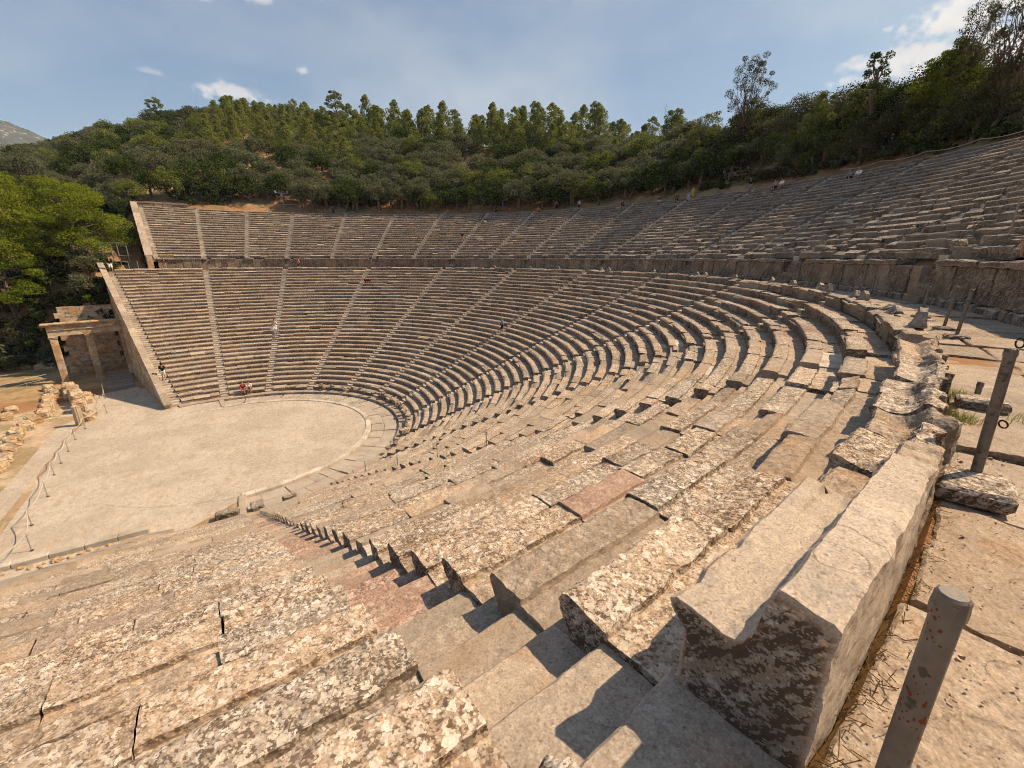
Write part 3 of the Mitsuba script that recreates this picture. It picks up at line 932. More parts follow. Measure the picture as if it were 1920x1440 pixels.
# ------------------------------------------------------------------ retaining walls
def radial_wall(thing_key, name, k, off0, off1, r0, r1, ztop, zbot, nb, mat, cop=.0, kind=.2, sgn=-1):
    """a wall along stair line k, between two sideways offsets (metres away from the seating)"""
    a = pol(k, r0)
    b = pol(k, r1)
    u = (b - a) / np.linalg.norm(b - a)
    nrm = np.array([-u[1], u[0]]) if sgn < 0 else np.array([u[1], -u[0]])
    L = np.linalg.norm(b - a)
    for q_ in range(nb):
        s0, s1 = L * q_ / nb + .006, L * (q_ + 1) / nb - .006
        V = []
        for s in (s0, s1):
            zt, zb = ztop(r0 + s), zbot(r0 + s)
            for o, z in ((off0, zb), (off1, zb), (off1, zt), (off0, zt)):
                xy = a + u * s + nrm * o
                V.append((xy[0], xy[1], z))
        V = np.array(V)
        F = np.array([(0, 1, 2), (0, 2, 3), (4, 6, 5), (4, 7, 6), (0, 4, 5), (0, 5, 1), (1, 5, 6), (1, 6, 2), (2, 6, 7), (2, 7, 3), (3, 7, 4), (3, 4, 0)])
        v, f = trimesh.remesh.subdivide_to_size(V, F, .8)
        v = rough(v, .02, q_, False)
        part(thing_key, name, (v, f, cuv(len(v), rng.uniform(), kind)), mat)


rng = np.random.default_rng(81)
lowtop = lambda r: .55 + (r - 12.9) * .4967
RWL = thing('retaining_wall', 'sloping pale stone wall with coping beside the gate closing the far end of the lower seating', 'wall')
for row in range(9):
    zz0, zz1 = row * 1.45 - .3, (row + 1) * 1.45 - .3 - .006
    rs = 12.9 + max(0, (zz0 - .3)) / .4967
    if rs < 38.2:
        radial_wall(RWL, 'wall_block', 1.0, .5, .95 - row * .008, rs, 38.6, lambda r, z1=zz1: np.minimum(z1, lowtop(r) - .14), lambda r, z0=zz0: np.minimum(z0, lowtop(r) - .16), max(2, int((38.6 - rs) / 1.7)), 'gatestone', kind=.75)
radial_wall(RWL, 'coping_stone', 1.0, .44, 1.05, 12.75, 39.0, lowtop, lambda r: lowtop(r) - .138, 17, 'stone', kind=.2)
uptop = lambda r: 14.6 + (r - 41.2) * .49
RWU = thing('end_wall', 'tall pale wall with rounded coping closing the far end of the upper seating', 'wall')
for row in range(7):
    zz0, zz1 = 12.2 + row * 1.7, 12.2 + (row + 1) * 1.7 - .006
    rs = max(41.0, 41.2 + (zz0 - 14.4) / .49)
    if rs < 57:
        radial_wall(RWU, 'wall_block', 1.5, .5, 1.15 - row * .01, rs, 58.0, lambda r, z1=zz1: np.minimum(z1, uptop(r) - .2), lambda r, z0=zz0: np.minimum(z0, uptop(r) - .21), max(2, int((58 - rs) / 2)), 'gatestone', kind=.6)
radial_wall(RWU, 'coping_stone', 1.5, .40, 1.25, 41.0, 58.2, uptop, lambda r: uptop(r) - .2, 8, 'stone', kind=.12)
prof = [(58.05, 20.5), (58.05, 22.9), (58.7, 22.95), (58.7, 20.5)]
RWB = thing('back_wall', 'short broken stone wall behind the top row beside the far end wall', 'wall')
kq = 1.47
for q_ in range(9):
    k2 = kq + .075
    h_ = 23.1 - max(0, q_ - 5) * .35
    part(RWB, 'wall_block', sweep([(58.05, 20.5), (58.05, h_ - .35), (58.7, h_ - .35), (58.7, 20.5)], kq, k2 - .001, .6, .05, rng.uniform(), .45, rng, wob=.04, seed=q_), 'stone')
    if q_ < 6:
        part(RWB, 'coping_stone', sweep([(57.95, h_ - .345), (57.95, h_ - .12), (58.8, h_ - .1), (58.8, h_ - .345)], kq, k2 - .001, .6, .03, rng.uniform(), .3, rng, wob=.02, seed=q_), 'stone')
    kq = k2

# near end retaining wall (only its foot is in the picture)
RWN = thing('near_retaining_wall', 'smooth grey foot of the sloping wall at the near end of the seating', 'wall')
radial_wall(RWN, 'coping_stone', 13.0, -.5, .5, 12.9, 30.0, lambda r: .5 + (r - 12.9) * .485, lambda r: -.3 + 0 * r, 13, 'stone', kind=.1, sgn=1)

# ------------------------------------------------------------------ gate
GATE = thing('stone_gate', 'ancient stone gateway of three pillars under a long lintel and cornice', 'gateway')
gp = [np.array([-26.9, -20.0]), np.array([-28.2, -17.35]), np.array([-29.0, -14.45])]
gdir = gp[2] - gp[0]
gl = np.linalg.norm(gdir)
gu = gdir / gl
grot = math.atan2(gu[1], gu[0])
for i, c in enumerate(gp):
    zb = (.35, .35, .1)[i]
    key = part(GATE, 'pillar', join([stone_box(.62, .78, (5.35 - zb) / 4 - .004, c[0], c[1], zb + q_ * (5.35 - zb) / 4, grot, rng.uniform(), .35, .3, .02, .02) for q_ in range(4)]), 'gatestone')
    part(key, 'capital', join([stone_box(.72, .9, .14, c[0], c[1], 5.35, grot, .4, .2, .3, .006), stone_box(.8, 1.0, .12, c[0], c[1], 5.49, grot, .4, .2, .3, .006)]), 'gatestone')
    part(key, 'base', stone_box(.8, .95, .28, c[0], c[1], zb - .2, grot, .6, .4, .3, .02), 'gatestone')
ctr = (gp[0] + gp[2]) / 2
for i in range(2):
    a_, b_ = gp[i], gp[i + 1]
    c = (a_ + b_) / 2
    part(GATE, 'lintel', stone_box(np.linalg.norm(b_ - a_) + (.36 if i == 0 else .40), .66, .62, c[0] - gu[0] * (.18 if i == 0 else -.2), c[1] - gu[1] * (.18 if i == 0 else -.2), 5.61, grot, rng.uniform(), .5, .35, .015), 'gatestone')
part(GATE, 'frieze', stone_box(gl + .7, .60, .5, ctr[0], ctr[1], 6.235, grot, .3, 1.0, .35, .02), 'gatestone')
for q_ in range(7):
    c = gp[0] + gu * (-.75 + (gl + 1.3) * (q_ + .5) / 7)
    part(GATE, 'cornice_stone', join([stone_box((gl + 1.3) / 7 - .012, 1.15, .16, c[0], c[1], 6.90 + rng.uniform(-.01, .02), grot, rng.uniform(), .1, .3, .02), stone_box((gl + 1.3) / 7 - .012, .85, .165, c[0], c[1], 6.737, grot, .3, .9, .3, .01)]), 'gatestone')
# ramp boards through the gate
RAMP = thing('boardwalk', 'grey plank ramp leading through the right opening of the gate', 'boardwalk')
ra, rb = np.array([-30.2, -16.1]), np.array([-21.9, -13.7])
ru = (rb - ra) / np.linalg.norm(rb - ra)
for q_ in range(26):
    t = (q_ + .5) / 26
    c = ra + (rb - ra) * t
    V, F = placed(box_mesh(8.64 / 26 - .012, 2.3, .05, .005), c[0], c[1], .42 * (1 - t) + .02, math.atan2(ru[1], ru[0]))
    part(RAMP, 'plank', (V, F, cuv(len(V), rng.uniform(), 0)), 'planks')
# masonry seen through the gate
MAS = thing('masonry_wall', 'old squared grey masonry wall rising behind the right opening of the gate', 'wall')
mo = pol(1.0, 36.0)
mu = np.array([math.cos(PH3 + 2 * DP2), math.sin(PH3 + 2 * DP2)])
mn = np.array([-mu[1], mu[0]])
for row in range(13):
    for q_ in range(5):
        c = mo + mn * (1.45 + q_ * .98 + (row % 2) * .35) + mu * (row * .03)
        part(MAS, 'block', stone_box(.5, .965, .655, c[0], c[1], -.1 + row * .66, math.atan2(mu[1], mu[0]), rng.uniform(), .9, .4, .02), 'gatestone')

# ------------------------------------------------------------------ stage ruins in front of the gate
rng = np.random.default_rng(91)
ruins = [(-23.5, -18.6, 1.6, .9, .8), (-21.5, -17.6, 1.5, .9, .9), (-19.6, -17.0, 1.4, 1.0, .9), (-17.9, -16.0, 1.5, .9, 1.2), (-16.1, -15.3, 1.2, .8, 1.1), (-14.4, -14.6, 1.1, .9, 1.0), (-22.3, -19.6, 1.3, .8, .6), (-20.2, -19.1, 1.6, .8, .5),
         (-18.0, -18.2, 1.3, .8, .6), (-15.7, -17.4, 1.4, .8, .7), (-13.9, -17.0, 1.2, .8, .7), (-12.2, -17.0, 1.2, .8, .6), (-10.6, -16.9, 1.3, .8, .6), (-8.6, -16.6, 1.2, .8, .7), (-6.6, -16.0, 1.3, .9, .6), (-4.7, -15.6, 1.2, .8, .6),
         (-2.8, -15.0, 1.3, .9, .5), (-1.0, -14.5, 1.2, .9, .5), (-17.0, -20.5, 1.2, .8, .5), (-14.5, -19.8, 1.3, .8, .5), (-24.5, -20.6, .9, .8, .7), (-11.0, -12.9, .9, .7, .6), (-12.6, -13.2, 1.0, .6, .4), (-19.0, -15.6, .8, .6, .7),
         (-17.3, -14.9, .7, .6, .6), (-9.5, -18.6, .9, .7, .4), (-7.2, -18.2, .8, .7, .4), (-5.4, -17.5, 1.0, .7, .4)]
for i, (x, y, a, b, c) in enumerate(ruins):
    m = stone_box(a * 1.25, b * 1.1, c * 1.15, x, y, -.1, rng.uniform(-.25, .25) + .42, rng.uniform(), .5, .28, .085, .14)
    key = new_key('ruin_block')
    scene[key] = mikit.ply(m[:2], 'gatestone', uv=cuv(len(m[0]), rng.uniform(), .75))
    labels[key] = {'label': 'rough ochre foundation block among the stage ruins before the gate', 'category': 'stone block', 'group': 'foundation blocks of the ruined stage'}
key = thing('column_stump', 'short upright stump of a fluted half column among the stage ruins by the rope fence', 'column')
pts = []
for z in np.linspace(0, 1.75, 5):
    for q_ in range(24):
        t = q_ / 24 * 2 * np.pi
        rad = .27 + (.0 if q_ % 2 else .035)
        pts.append((-9.6 + rad * math.cos(t), -13.0 + rad * math.sin(t), z + (.05 * math.sin(t * 2) if z > 1.5 else 0)))
F = []
for l in range(4):
    for q_ in range(24):
        a, b = l * 24 + q_, l * 24 + (q_ + 1) % 24
        F += [(a, b, b + 24), (a, b + 24, a + 24)]
F += [(96, 96 + q_, 96 + q_ + 1) for q_ in range(1, 23)]
scene[key] = mikit.ply((np.array(pts), np.array(F)), 'gatestone', uv=cuv(len(pts), .4, .5))


# ------------------------------------------------------------------ posts, ropes, rails
def tube(pts, rad, sides=6, cap=True):
    p = np.asarray(pts, float)
    t = np.gradient(p, axis=0)
    t /= np.linalg.norm(t, axis=1, keepdims=True) + 1e-12
    a = np.cross(t, np.where(np.abs(t[:, 2:]) < .9, [0, 0, 1.0], [1.0, 0, 0]))
    a /= np.linalg.norm(a, axis=1, keepdims=True) + 1e-12
    b = np.cross(t, a)
    ang = np.arange(sides) * 2 * np.pi / sides
    rad = np.broadcast_to(rad, (len(p),))
    v = (p[:, None] + rad[:, None, None] * (np.cos(ang)[None, :, None] * a[:, None] + np.sin(ang)[None, :, None] * b[:, None])).reshape(-1, 3)
    i, j = np.meshgrid(np.arange(len(p) - 1), np.arange(sides), indexing='ij')
    q = np.stack([i * sides + j, i * sides + (j + 1) % sides, (i + 1) * sides + (j + 1) % sides, (i + 1) * sides + j], -1).reshape(-1, 4)
    f = [q[:, [0, 1, 2]], q[:, [0, 2, 3]]]
    if cap:
        n = len(v)
        v = np.vstack([v, p[:1], p[-1:]])
        k = np.arange(sides)
        f += [np.stack([k, (k + 1) % sides, k * 0 + n], -1), np.stack([k + (len(p) - 1) * sides, (k + 1) % sides + (len(p) - 1) * sides, k * 0 + n + 1], -1)]
    return v, np.vstack(f)


def ring(c, rad, thick, axis, n=18):
    a = np.array(axis, float)
    a /= np.linalg.norm(a)
    u = np.cross(a, [.3, .9, .2])
    u /= np.linalg.norm(u)
    w_ = np.cross(a, u)
    t = np.linspace(0, 2 * np.pi, n)
    return tube(np.asarray(c) + rad * (np.cos(t)[:, None] * u + np.sin(t)[:, None] * w_), thick, 6, False)


def pipe_post(x, y, z, hgt, rad, label, block=None, rings=(), rot=0.0, lean=(0, 0), boff=(0, 0)):
    key = thing('barrier_post', label, 'post')
    top = np.array([x + lean[0], y + lean[1], z + hgt])
    bot = np.array([x, y, z])
    ax = top - bot
    L = np.linalg.norm(ax)
    n = int(max(4, hgt / .04)) if rad > .04 and np.linalg.norm(bot - CAM) < 8 else 4
    part(key, 'pipe', tube([bot + ax * t for t in np.linspace(0, 1 - .055 / L * .6, n)], rad, 28 if n > 4 else 10), 'post_paint', smooth=40)
    e = ax / L
    part(key, 'cap', tube([top - e * .060, top - e * .058, top - e * .03, top - e * .028, top - e * .006, top], [rad * 1.03, rad * 1.16, rad * 1.16, rad * 1.12, rad * 1.10, rad * .9], 28 if n > 4 else 10), 'post_paint', smooth=30, label='worn dark metal cap')
    if block:
        sx, sy, sz = block
        m = stone_box(sx, sy, sz, x + boff[0], y + boff[1], z - sz, rot, .3, .62, .05 if n > 4 else .2, .014, .03)
        part(key, 'base_block', m, 'stone')
    for c, rr2, axis in rings:
        part(key, 'eye_ring', ring(np.array([x, y, z]) + c, rr2, .006, axis), 'iron', smooth=True)
    return key


rot12 = PH11 - .6 * DP2
pipe_post(38.118, 7.395, FLOOR, 1.06, .029, 'grey painted pipe post flecked with rust, nearest of the walkway posts')
pipe_post(37.21, 10.87, FLOOR + .13, 1.0, .035, 'grey pipe post with an eye ring on a stone base beside the backed bench', (.42, .5, .13),
          (((0, 0, 1.045), .035, (.6, .8, 0)), ((.05, .02, .42), .03, (.4, 1, .2))), rot12, (-.03, .0), (.07, -.20))
pipe_post(36.28, 13.71, FLOOR + .12, .16, .03, 'short cut off pipe stub standing on a stone base by the tufts of grass', (.46, .30, .12), (), rot12 + .1, (0, 0), (.13, -.22))
for k, r, hgt, lab in ((10.80, 39.22, 1.0, 'leaning grey pipe post on a stone base, right one of the middle pair'), (10.68, 39.29, 1.0, 'grey pipe post on a stone base, left one of the middle pair'),
                       (10.47, 39.40, .85, 'thin grey pipe post on a small stone base behind the broken bench back')):
    xy = pol(k, r)
    pipe_post(xy[0], xy[1], FLOOR + .1, hgt, .035, lab, (.42, .3, .1), (), PH11 + .05, (.02, .05), (.05, -.12))
for i, (k, r) in enumerate(((9.9, 40.3), (9.77, 40.9), (9.55, 40.6), (8.95, 40.8), (8.75, 40.6), (8.5, 40.7), (8.2, 40.7), (7.9, 40.7), (7.55, 40.7))):
    xy = pol(k, r)
    key = thing('thin_post', 'thin pale rope post standing on the walkway before the terrace wall', 'post', 'thin rope posts along the terrace wall')
    m = join([tube([(xy[0], xy[1], FLOOR - .05), (xy[0] + .02, xy[1], FLOOR + .95)], .024, 8)])
    part(key, 'rod', m, 'post_paint')
    part(key, 'foot', stone_box(.22, .22, .06, xy[0], xy[1], FLOOR - .01, 0, .4, .2), 'stone')
for i, (x, y, z) in enumerate(((23.9, 11.95, 6.75), (20.85, 10.75, 5.2), (17.75, 9.45, 3.6), (14.25, 8.15, 1.9), (11.6, 7.6, .2))):
    key = thing('iron_stake', 'thin rusty iron stake standing in the lower seating beyond the near wedge', 'stake', 'iron stakes down the second stairway')
    part(key, 'rod', tube([(x, y, z), (x + .01, y, z + .84)], .016, 6), 'iron')
    part(key, 'foot', tube([(x, y, z - .02), (x, y, z + .03)], .05, 8), 'iron')

# rope fence along the yard
fp = [(-18.4, -14.0), (-15.4, -13.2), (-12.6, -12.15), (-8.4, -12.3), (-5.6, -12.0), (-3.0, -11.5), (-.6, -11.05), (1.5, -10.65), (5.0, -9.65), (8.6, -8.95), (11.5, -7.8), (13.4, -8.4)]
tops = []
for i, (x, y) in enumerate(fp):
    key = thing('rope_post', 'thin grey rope post standing along the edge of the sandy yard', 'post', 'rope posts along the yard')
    part(key, 'rod', tube([(x, y, 0), (x, y, 1.0)], .025, 8), 'steel')
    part(key, 'foot', tube([(x, y, 0), (x, y, .03)], .08, 10), 'iron')
    tops.append(np.array([x, y, .97]))
for i, (a, b) in enumerate(zip(tops[:-1], tops[1:])):
    t = np.linspace(0, 1, 9)
    sag = .42 * 4 * t * (1 - t)
    key = thing('barrier_rope', 'pale rope sagging between the posts along the yard', 'rope', 'ropes along the yard')
    part(key, 'strand', tube(a + (b - a) * t[:, None] - np.stack([0 * t, 0 * t, sag * .6], -1), .022, 6), 'rope_fibre')
STRIP = [(-12, -13.6), (13, -9.9), (15.5, -10.6), (-10, -14.6)]
struct('drain_path', sheet(STRIP, .012), 'sand')
struct('stage_ground', sheet([(-25, -16), (-12, -12), (4, -9), (16, -6), (40, -10), (30, -60), (-22, -60), (-27, -24)], -.008), 'stage_earth')


def rail_run(label, pts, hgt, rad=.025, mid=True, mat='steel', name='handrail', group=None):
    key = thing(name, label, 'railing', group)
    for p in pts:
        part(key, 'upright', tube([p, (p[0], p[1], p[2] + hgt)], rad, 8), mat)
    part(key, 'top_rail', tube([(p[0], p[1], p[2] + hgt) for p in pts], rad, 8), mat)
    if mid:
        part(key, 'middle_rail', tube([(p[0], p[1], p[2] + hgt * .5) for p in pts], rad * .8, 8), mat)
    return key


rail_run('grey metal handrail running left from the gate above the stage ruins', [(-27.2, -21.0, .45), (-25.2, -22.6, .4), (-22.9, -23.9, .3), (-20, -25.5, .2)], 1.0)
rail_run('grey metal handrail on the yard side of the boardwalk', [(-28.9, -17.6, .35), (-25.4, -16.3, .2), (-21.9, -15.2, .05), (-18.6, -14.1, 0.0)], 1.0)
# steel viewing scaffold on the terrace at the end of the walkway
SC = thing('scaffold', 'open pale steel scaffold platform standing under the pines at the end of the walkway', 'scaffold')
sc0 = np.array([-42.8, -18.6])
su, sv = np.array([.38, .925]), np.array([-.925, .38])
for a in (0, 2.1, 4.2):
    for b in (0, 1.6):
        p = sc0 + su * (a - 2.1) + sv * b
        part(SC, 'upright', tube([(p[0], p[1], 12.0), (p[0], p[1], 16.2)], .055, 8), 'steel')
for z in (13.6, 14.4, 16.1):
    for b in (0, 1.6):
        p, q2 = sc0 + su * -2.4 + sv * b, sc0 + su * 2.4 + sv * b
        part(SC, 'rail', tube([(p[0], p[1], z), (q2[0], q2[1], z)], .05, 8), 'steel')
V, F = placed(box_mesh(4.4, 1.7, .08, .01), *(sc0 + sv * .8), 13.55, math.atan2(su[1], su[0]))
part(SC, 'deck', (V, F, cuv(len(V), .3, 0)), 'planks')
key = thing('blue_tarpaulin', 'crumpled blue tarpaulin lying at the far end of the walkway', 'tarpaulin')
m = placed(rock(77, 1.3, .9, .5, 2), *pol(1.38, 42.2), 12.55, .4)
scene[key] = mikit.ply(m, 'tarpaulin_blue')
for i in range(2):
    xy = pol(1.2 + .09 * i, 40.2)
    key = thing('stanchion', 'thin white stanchion at the far end of the walkway', 'post', 'pair of stanchions at the far end of the walkway')
    part(key, 'rod', tube([(xy[0], xy[1], 12.3), (xy[0], xy[1], 13.7)], .035, 8), 'steel')
    part(key, 'foot', tube([(xy[0], xy[1], 12.25), (xy[0], xy[1], 12.33)], .12, 8), 'steel')


def lamp_rig(label, k, r, z, wid, hgt, lamps, mat='lamp_casing'):
    key = thing('floodlight_rig', label, 'floodlight')
    c = pol(k, r)
    d = pol(k + .02, r) - c
    d /= np.linalg.norm(d)
    for sx in (-.28, .28):
        p = c + d * wid * sx
        part(key, 'upright', tube([(p[0], p[1], z - 1), (p[0], p[1], z + hgt)], .06, 8), mat)
    for zz in (hgt * .5, hgt, hgt * .86):
        p, q2 = c - d * wid * .5, c + d * wid * .5
        part(key, 'cross_bar', tube([(p[0], p[1], z + zz), (q2[0], q2[1], z + zz)], .045, 8), mat)
    for q_ in range(lamps):
        p = c + d * wid * (q_ / (lamps - 1) - .5)
        m = placed(box_mesh(.34, .28, .36, .04), p[0], p[1], z + hgt * (.86 if q_ % 2 else 1.0) + .05, math.atan2(-c[1], -c[0]), 0)
        part(key, 'lamp', m, mat)


lamp_rig('floodlight frame with a wide lamp bar among the trees above the far left rows', 2.98, 60.5, 21.9, 5.2, 4.0, 6)
lamp_rig('floodlight frame among the trees above the middle of the far rows', 5.05, 60.5, 21.9, 4.0, 3.2, 4)
lamp_rig('weathered frame with cross bars under the trees right of the middle', 7.28, 60.0, 22.0, 3.4, 3.0, 3, 'bark')
MAST = thing('radio_mast', 'slender radio mast rising above the trees on the skyline', 'mast')
mx = np.array([-45.7, 84.6])
part(MAST, 'pole', tube([(mx[0], mx[1], 34), (mx[0], mx[1], 42), (mx[0], mx[1], 47.2)], [.10, .08, .03], 8), 'lamp_casing')
part(MAST, 'cross_arm', tube([(mx[0] - .35, mx[1], 45.6), (mx[0] + .35, mx[1], 45.6)], .03, 6), 'lamp_casing')
# rope along the top rim
rim = [(8.05 + .21 * q_, 57.9, 22.1) for q_ in range(6)]
tp = []
for k, r, z in rim:
    xy = pol(k, r)
    key = thing('rim_post', 'thin post carrying a rope along the top rim of the upper seating', 'post', 'rope posts along the top rim')
    part(key, 'rod', tube([(xy[0], xy[1], z - .5), (xy[0], xy[1], z + .75)], .03, 8), 'post_paint')
    part(key, 'knob', tube([(xy[0], xy[1], z + .75), (xy[0], xy[1], z + .80)], .04, 8), 'post_paint')
    tp.append(np.array([xy[0], xy[1], z + .7]))
for a, b in zip(tp[:-1], tp[1:]):
    t = np.linspace(0, 1, 7)
    key = thing('rim_rope', 'rope slung between posts along the top rim of the upper seating', 'rope', 'ropes along the top rim')
    part(key, 'strand', tube(a + (b - a) * t[:, None] - np.stack([0 * t, 0 * t, .8 * t * (1 - t)], -1), .02, 6), 'rope_fibre')
hr = pol(10.05, 43.2)
rail_run('pale wooden handrail on the lower rows of the upper seating at the right edge', [(hr[0], hr[1], 15.0), (hr[0] + 1.2, hr[1] - 1.6, 14.9)], 1.15, .035, True, 'planks', 'wooden_rail')


# ------------------------------------------------------------------ grass tufts, litter
def blades(rng, n, x, y, z, spread, hgt, wid=.006, tone=(.2, 1.0)):
    vs, fs, us = [], [], []
    for q_ in range(n):
        a = rng.uniform(0, 6.28)
        px, py = x + rng.normal(0, spread), y + rng.normal(0, spread)
        l, h_ = rng.uniform(.2, .9) * hgt, hgt * rng.uniform(.4, 1)
        d = np.array([math.cos(a), math.sin(a), 0])
        s = np.array([-d[1], d[0], 0]) * wid
        p = np.array([px, py, z])
        m_ = p + d * l * .35 + [0, 0, h_ * .7]
        e = p + d * l + [0, 0, h_]
        b = len(vs) * 0 + sum(len(v) for v in vs)
        vs.append(np.array([p - s, p + s, m_ - s * .8, m_ + s * .8, e]))
        fs.append(np.array([(0, 1, 3), (0, 3, 2), (2, 3, 4)]) + b)
        us.append(cuv(5, rng.uniform(*tone), .6))
    return np.vstack(vs), np.vstack(fs), np.vstack(us)


rng = np.random.default_rng(101)
for i, (k, r, n_, hgt, sp_, lab) in enumerate(((11.34, 38.62, 160, .20, .07, 'bright green grass tuft behind the second worn bench'), (11.46, 38.64, 200, .22, .08, 'bright green grass tuft beside the stone base of the pipe stub'),
                                               (10.84, 38.75, 80, .22, .10, 'pale grass tuft at the foot of the broken bench back'), (11.70, 38.82, 60, .05, .07, 'small tuft of green grass in the joint before the post base'),
                                               (11.42, 39.1, 40, .22, .08, 'dry thin grass stems on the walkway behind the worn benches'))):
    xy = pol(k, r)
    m = blades(rng, n_, xy[0], xy[1], FLOOR - .05, sp_, hgt, .0035)
    key = thing('grass_tuft', lab, 'grass')
    scene[key] = mikit.ply(m[:2], 'leaf', uv=m[2])
vs = []
for i in range(260):       # dry needles and crumbs along the back of the bench
    k = rng.uniform(11.70, 11.985)
    r = 38.53 + abs(rng.normal(0, .06))
    xy = pol(k, r)
    a = rng.uniform(0, 6.28)
    L = rng.uniform(.012, .05)
    d = np.array([math.cos(a), math.sin(a), rng.uniform(-.2, .4)]) * L
    p = np.array([xy[0], xy[1], FLOOR + rng.uniform(-.02, .03)])
    v, f = tube([p - d, p + d * .2, p + d], .0022, 3, False)
    vs.append((v, f, cuv(len(v), rng.uniform(), .4)))
m = join(vs)
peb = []
for i in range(420):       # grit and crumbs of stone on the walkway in front of the camera
    k = rng.uniform(11.45, 12.04)
    r = 38.56 + abs(rng.normal(0, .35))
    xy = pol(k, r)
    sx = rng.uniform(.004, .016) * (1 + 2 * (rng.uniform() < .06))
    v, f = rock(2000 + i % 12, sx, sx * .8, sx * .6, 0, 6)
    v, f = placed((v, f), xy[0], xy[1], FLOOR + .012 + sx * .1, rng.uniform(0, 6))
    peb.append((v, f, cuv(len(v), rng.uniform(), .3)))
pm = join(peb)
pkey = thing('grit', 'loose grit and stone crumbs strewn over the walkway slabs by the nearest bench', 'grit', kind='stuff')
scene[pkey] = mikit.ply(pm[:2], 'stone', uv=pm[2])
key = thing('leaf_litter', 'dry brown needles and leaves gathered along the back of the nearest bench', 'leaf litter', kind='stuff')
scene[key] = mikit.ply(m[:2], 'leaf', uv=m[2])


# ------------------------------------------------------------------ trees
def leaves(rng, centres, radii, per, size, species, tone=(.0, 1.0), flat=.75, jitter=1.0):
    n = len(centres) * per
    c = np.repeat(centres, per, 0)
    r = np.repeat(radii, per)
    d = rng.normal(size=(n, 3))
    d /= np.linalg.norm(d, axis=1, keepdims=True)
    p = c + d * (r * rng.uniform(.25, 1, n) ** .5)[:, None] * [1, 1, flat]
    a = rng.normal(size=(n, 3)) + d * .3
    a /= np.linalg.norm(a, axis=1, keepdims=True)
    b = np.cross(a, rng.normal(size=(n, 3)))
    b /= np.linalg.norm(b, axis=1, keepdims=True)
    s = size * rng.uniform(.6, 1.35, n)[:, None]
    V = np.stack([p - a * s * .5, p + b * s * .30, p + a * s * .5, p - b * s * .30], 1).reshape(-1, 3)
    q = np.arange(n)[:, None] * 4
    F = np.vstack([q + [0, 1, 2], q + [0, 2, 3]])
    t = np.repeat(np.clip(rng.uniform(*tone, len(centres)), 0, 1), per) * .72 + rng.uniform(tone[0], tone[1], n) * .28
    return V, F, np.stack([np.repeat(t, 4), np.full(n * 4, species)], -1)


def limb(a, b, r0, r1, rng, n=5):
    t = np.linspace(0, 1, n)
    p = np.asarray(a) + (np.asarray(b) - a) * t[:, None]
    p[1:-1] += rng.normal(0, .03 * np.linalg.norm(np.asarray(b) - a), (n - 2, 3))
    return tube(p, r0 + (r1 - r0) * t, 5)


SP = {'olive': 0.0, 'pine': .1, 'bright': .2, 'oak': .3, 'brown': .4, 'gum': .5}


def crown_points(rng, kind, Ht):
    pts, rad = [], []
    if kind == 'pine':
        n = 40
        lob = rng.uniform(0, 6.28)
        wide = rng.uniform(.34, .46)
        for q_ in range(n):
            t = (q_ + rng.uniform()) / n
            z = Ht * (.10 + .90 * t)
            a = q_ * 2.4 + rng.uniform(-.7, .7)
            R = Ht * wide * (1 - t) ** .6 * (.6 + .4 * min(1, t * 5)) * (1 + .28 * math.sin(2 * a + lob) + rng.uniform(-.25, .25))
            rr = R * rng.uniform(.35, 1.0)
            pts.append((rr * math.cos(a), rr * math.sin(a), z + rr * .25))
            rad.append(Ht * (.055 + .075 * (1 - t)) * rng.uniform(.7, 1.25))
    elif kind in ('olive', 'bush', 'oak'):
        n = {'olive': 30, 'bush': 22, 'oak': 36}[kind]
        low = {'olive': .30, 'bush': .05, 'oak': .14}[kind]
        for q_ in range(n):
            u = rng.normal(size=3)
            u /= np.linalg.norm(u)
            u[2] = abs(u[2]) * 1.0 - .35
            s = rng.uniform(.55, 1.0)
            R = Ht * {'olive': .52, 'bush': .62, 'oak': .46}[kind]
            pts.append((u[0] * R * s, u[1] * R * s, Ht * (low + (1 - low) * (.36 + .60 * u[2] * s))))
            rad.append(Ht * rng.uniform(.12, .2))
    return np.array(pts), np.array(rad)


def tree(seed, kind, Ht, species, per, size, tone=(0, 1)):
    g = np.random.default_rng(seed)
    pts, rad = crown_points(g, kind, Ht)
    pts[:, 0] *= g.uniform(.85, 1.15)
    crown = leaves(g, pts, rad, per, size, SP[species], tone)
    wood = []
    if kind == 'pine':
        wood.append(limb((0, 0, -1.5), (g.normal(0, .1), g.normal(0, .1), Ht * .95), Ht * .018 + .05, .03, g, 7))
    elif kind == 'bush':
        for q_ in range(4):
            wood.append(limb((0, 0, -.8), pts[q_ * 3] * .8, .08, .03, g))
    else:
        top = np.array([g.normal(0, .25), g.normal(0, .25), Ht * .34])
        wood.append(limb((0, 0, -1.2), top, Ht * .035 + .06, Ht * .028 + .04, g))
        for q_ in range(7):
            wood.append(limb(top, pts[(q_ * 4) % len(pts)] * .92, Ht * .018 + .03, .025, g))
    return join(wood), crown


SHAPES = {}


def group(name, seed, *args, **kw):
    w_, c_ = tree(seed, *args, **kw)
    scene[name] = {'type': 'shapegroup', 'trunk': mikit.ply(w_, 'bark'), 'crown': mikit.ply(c_[:2], 'leaf', uv=c_[2])}


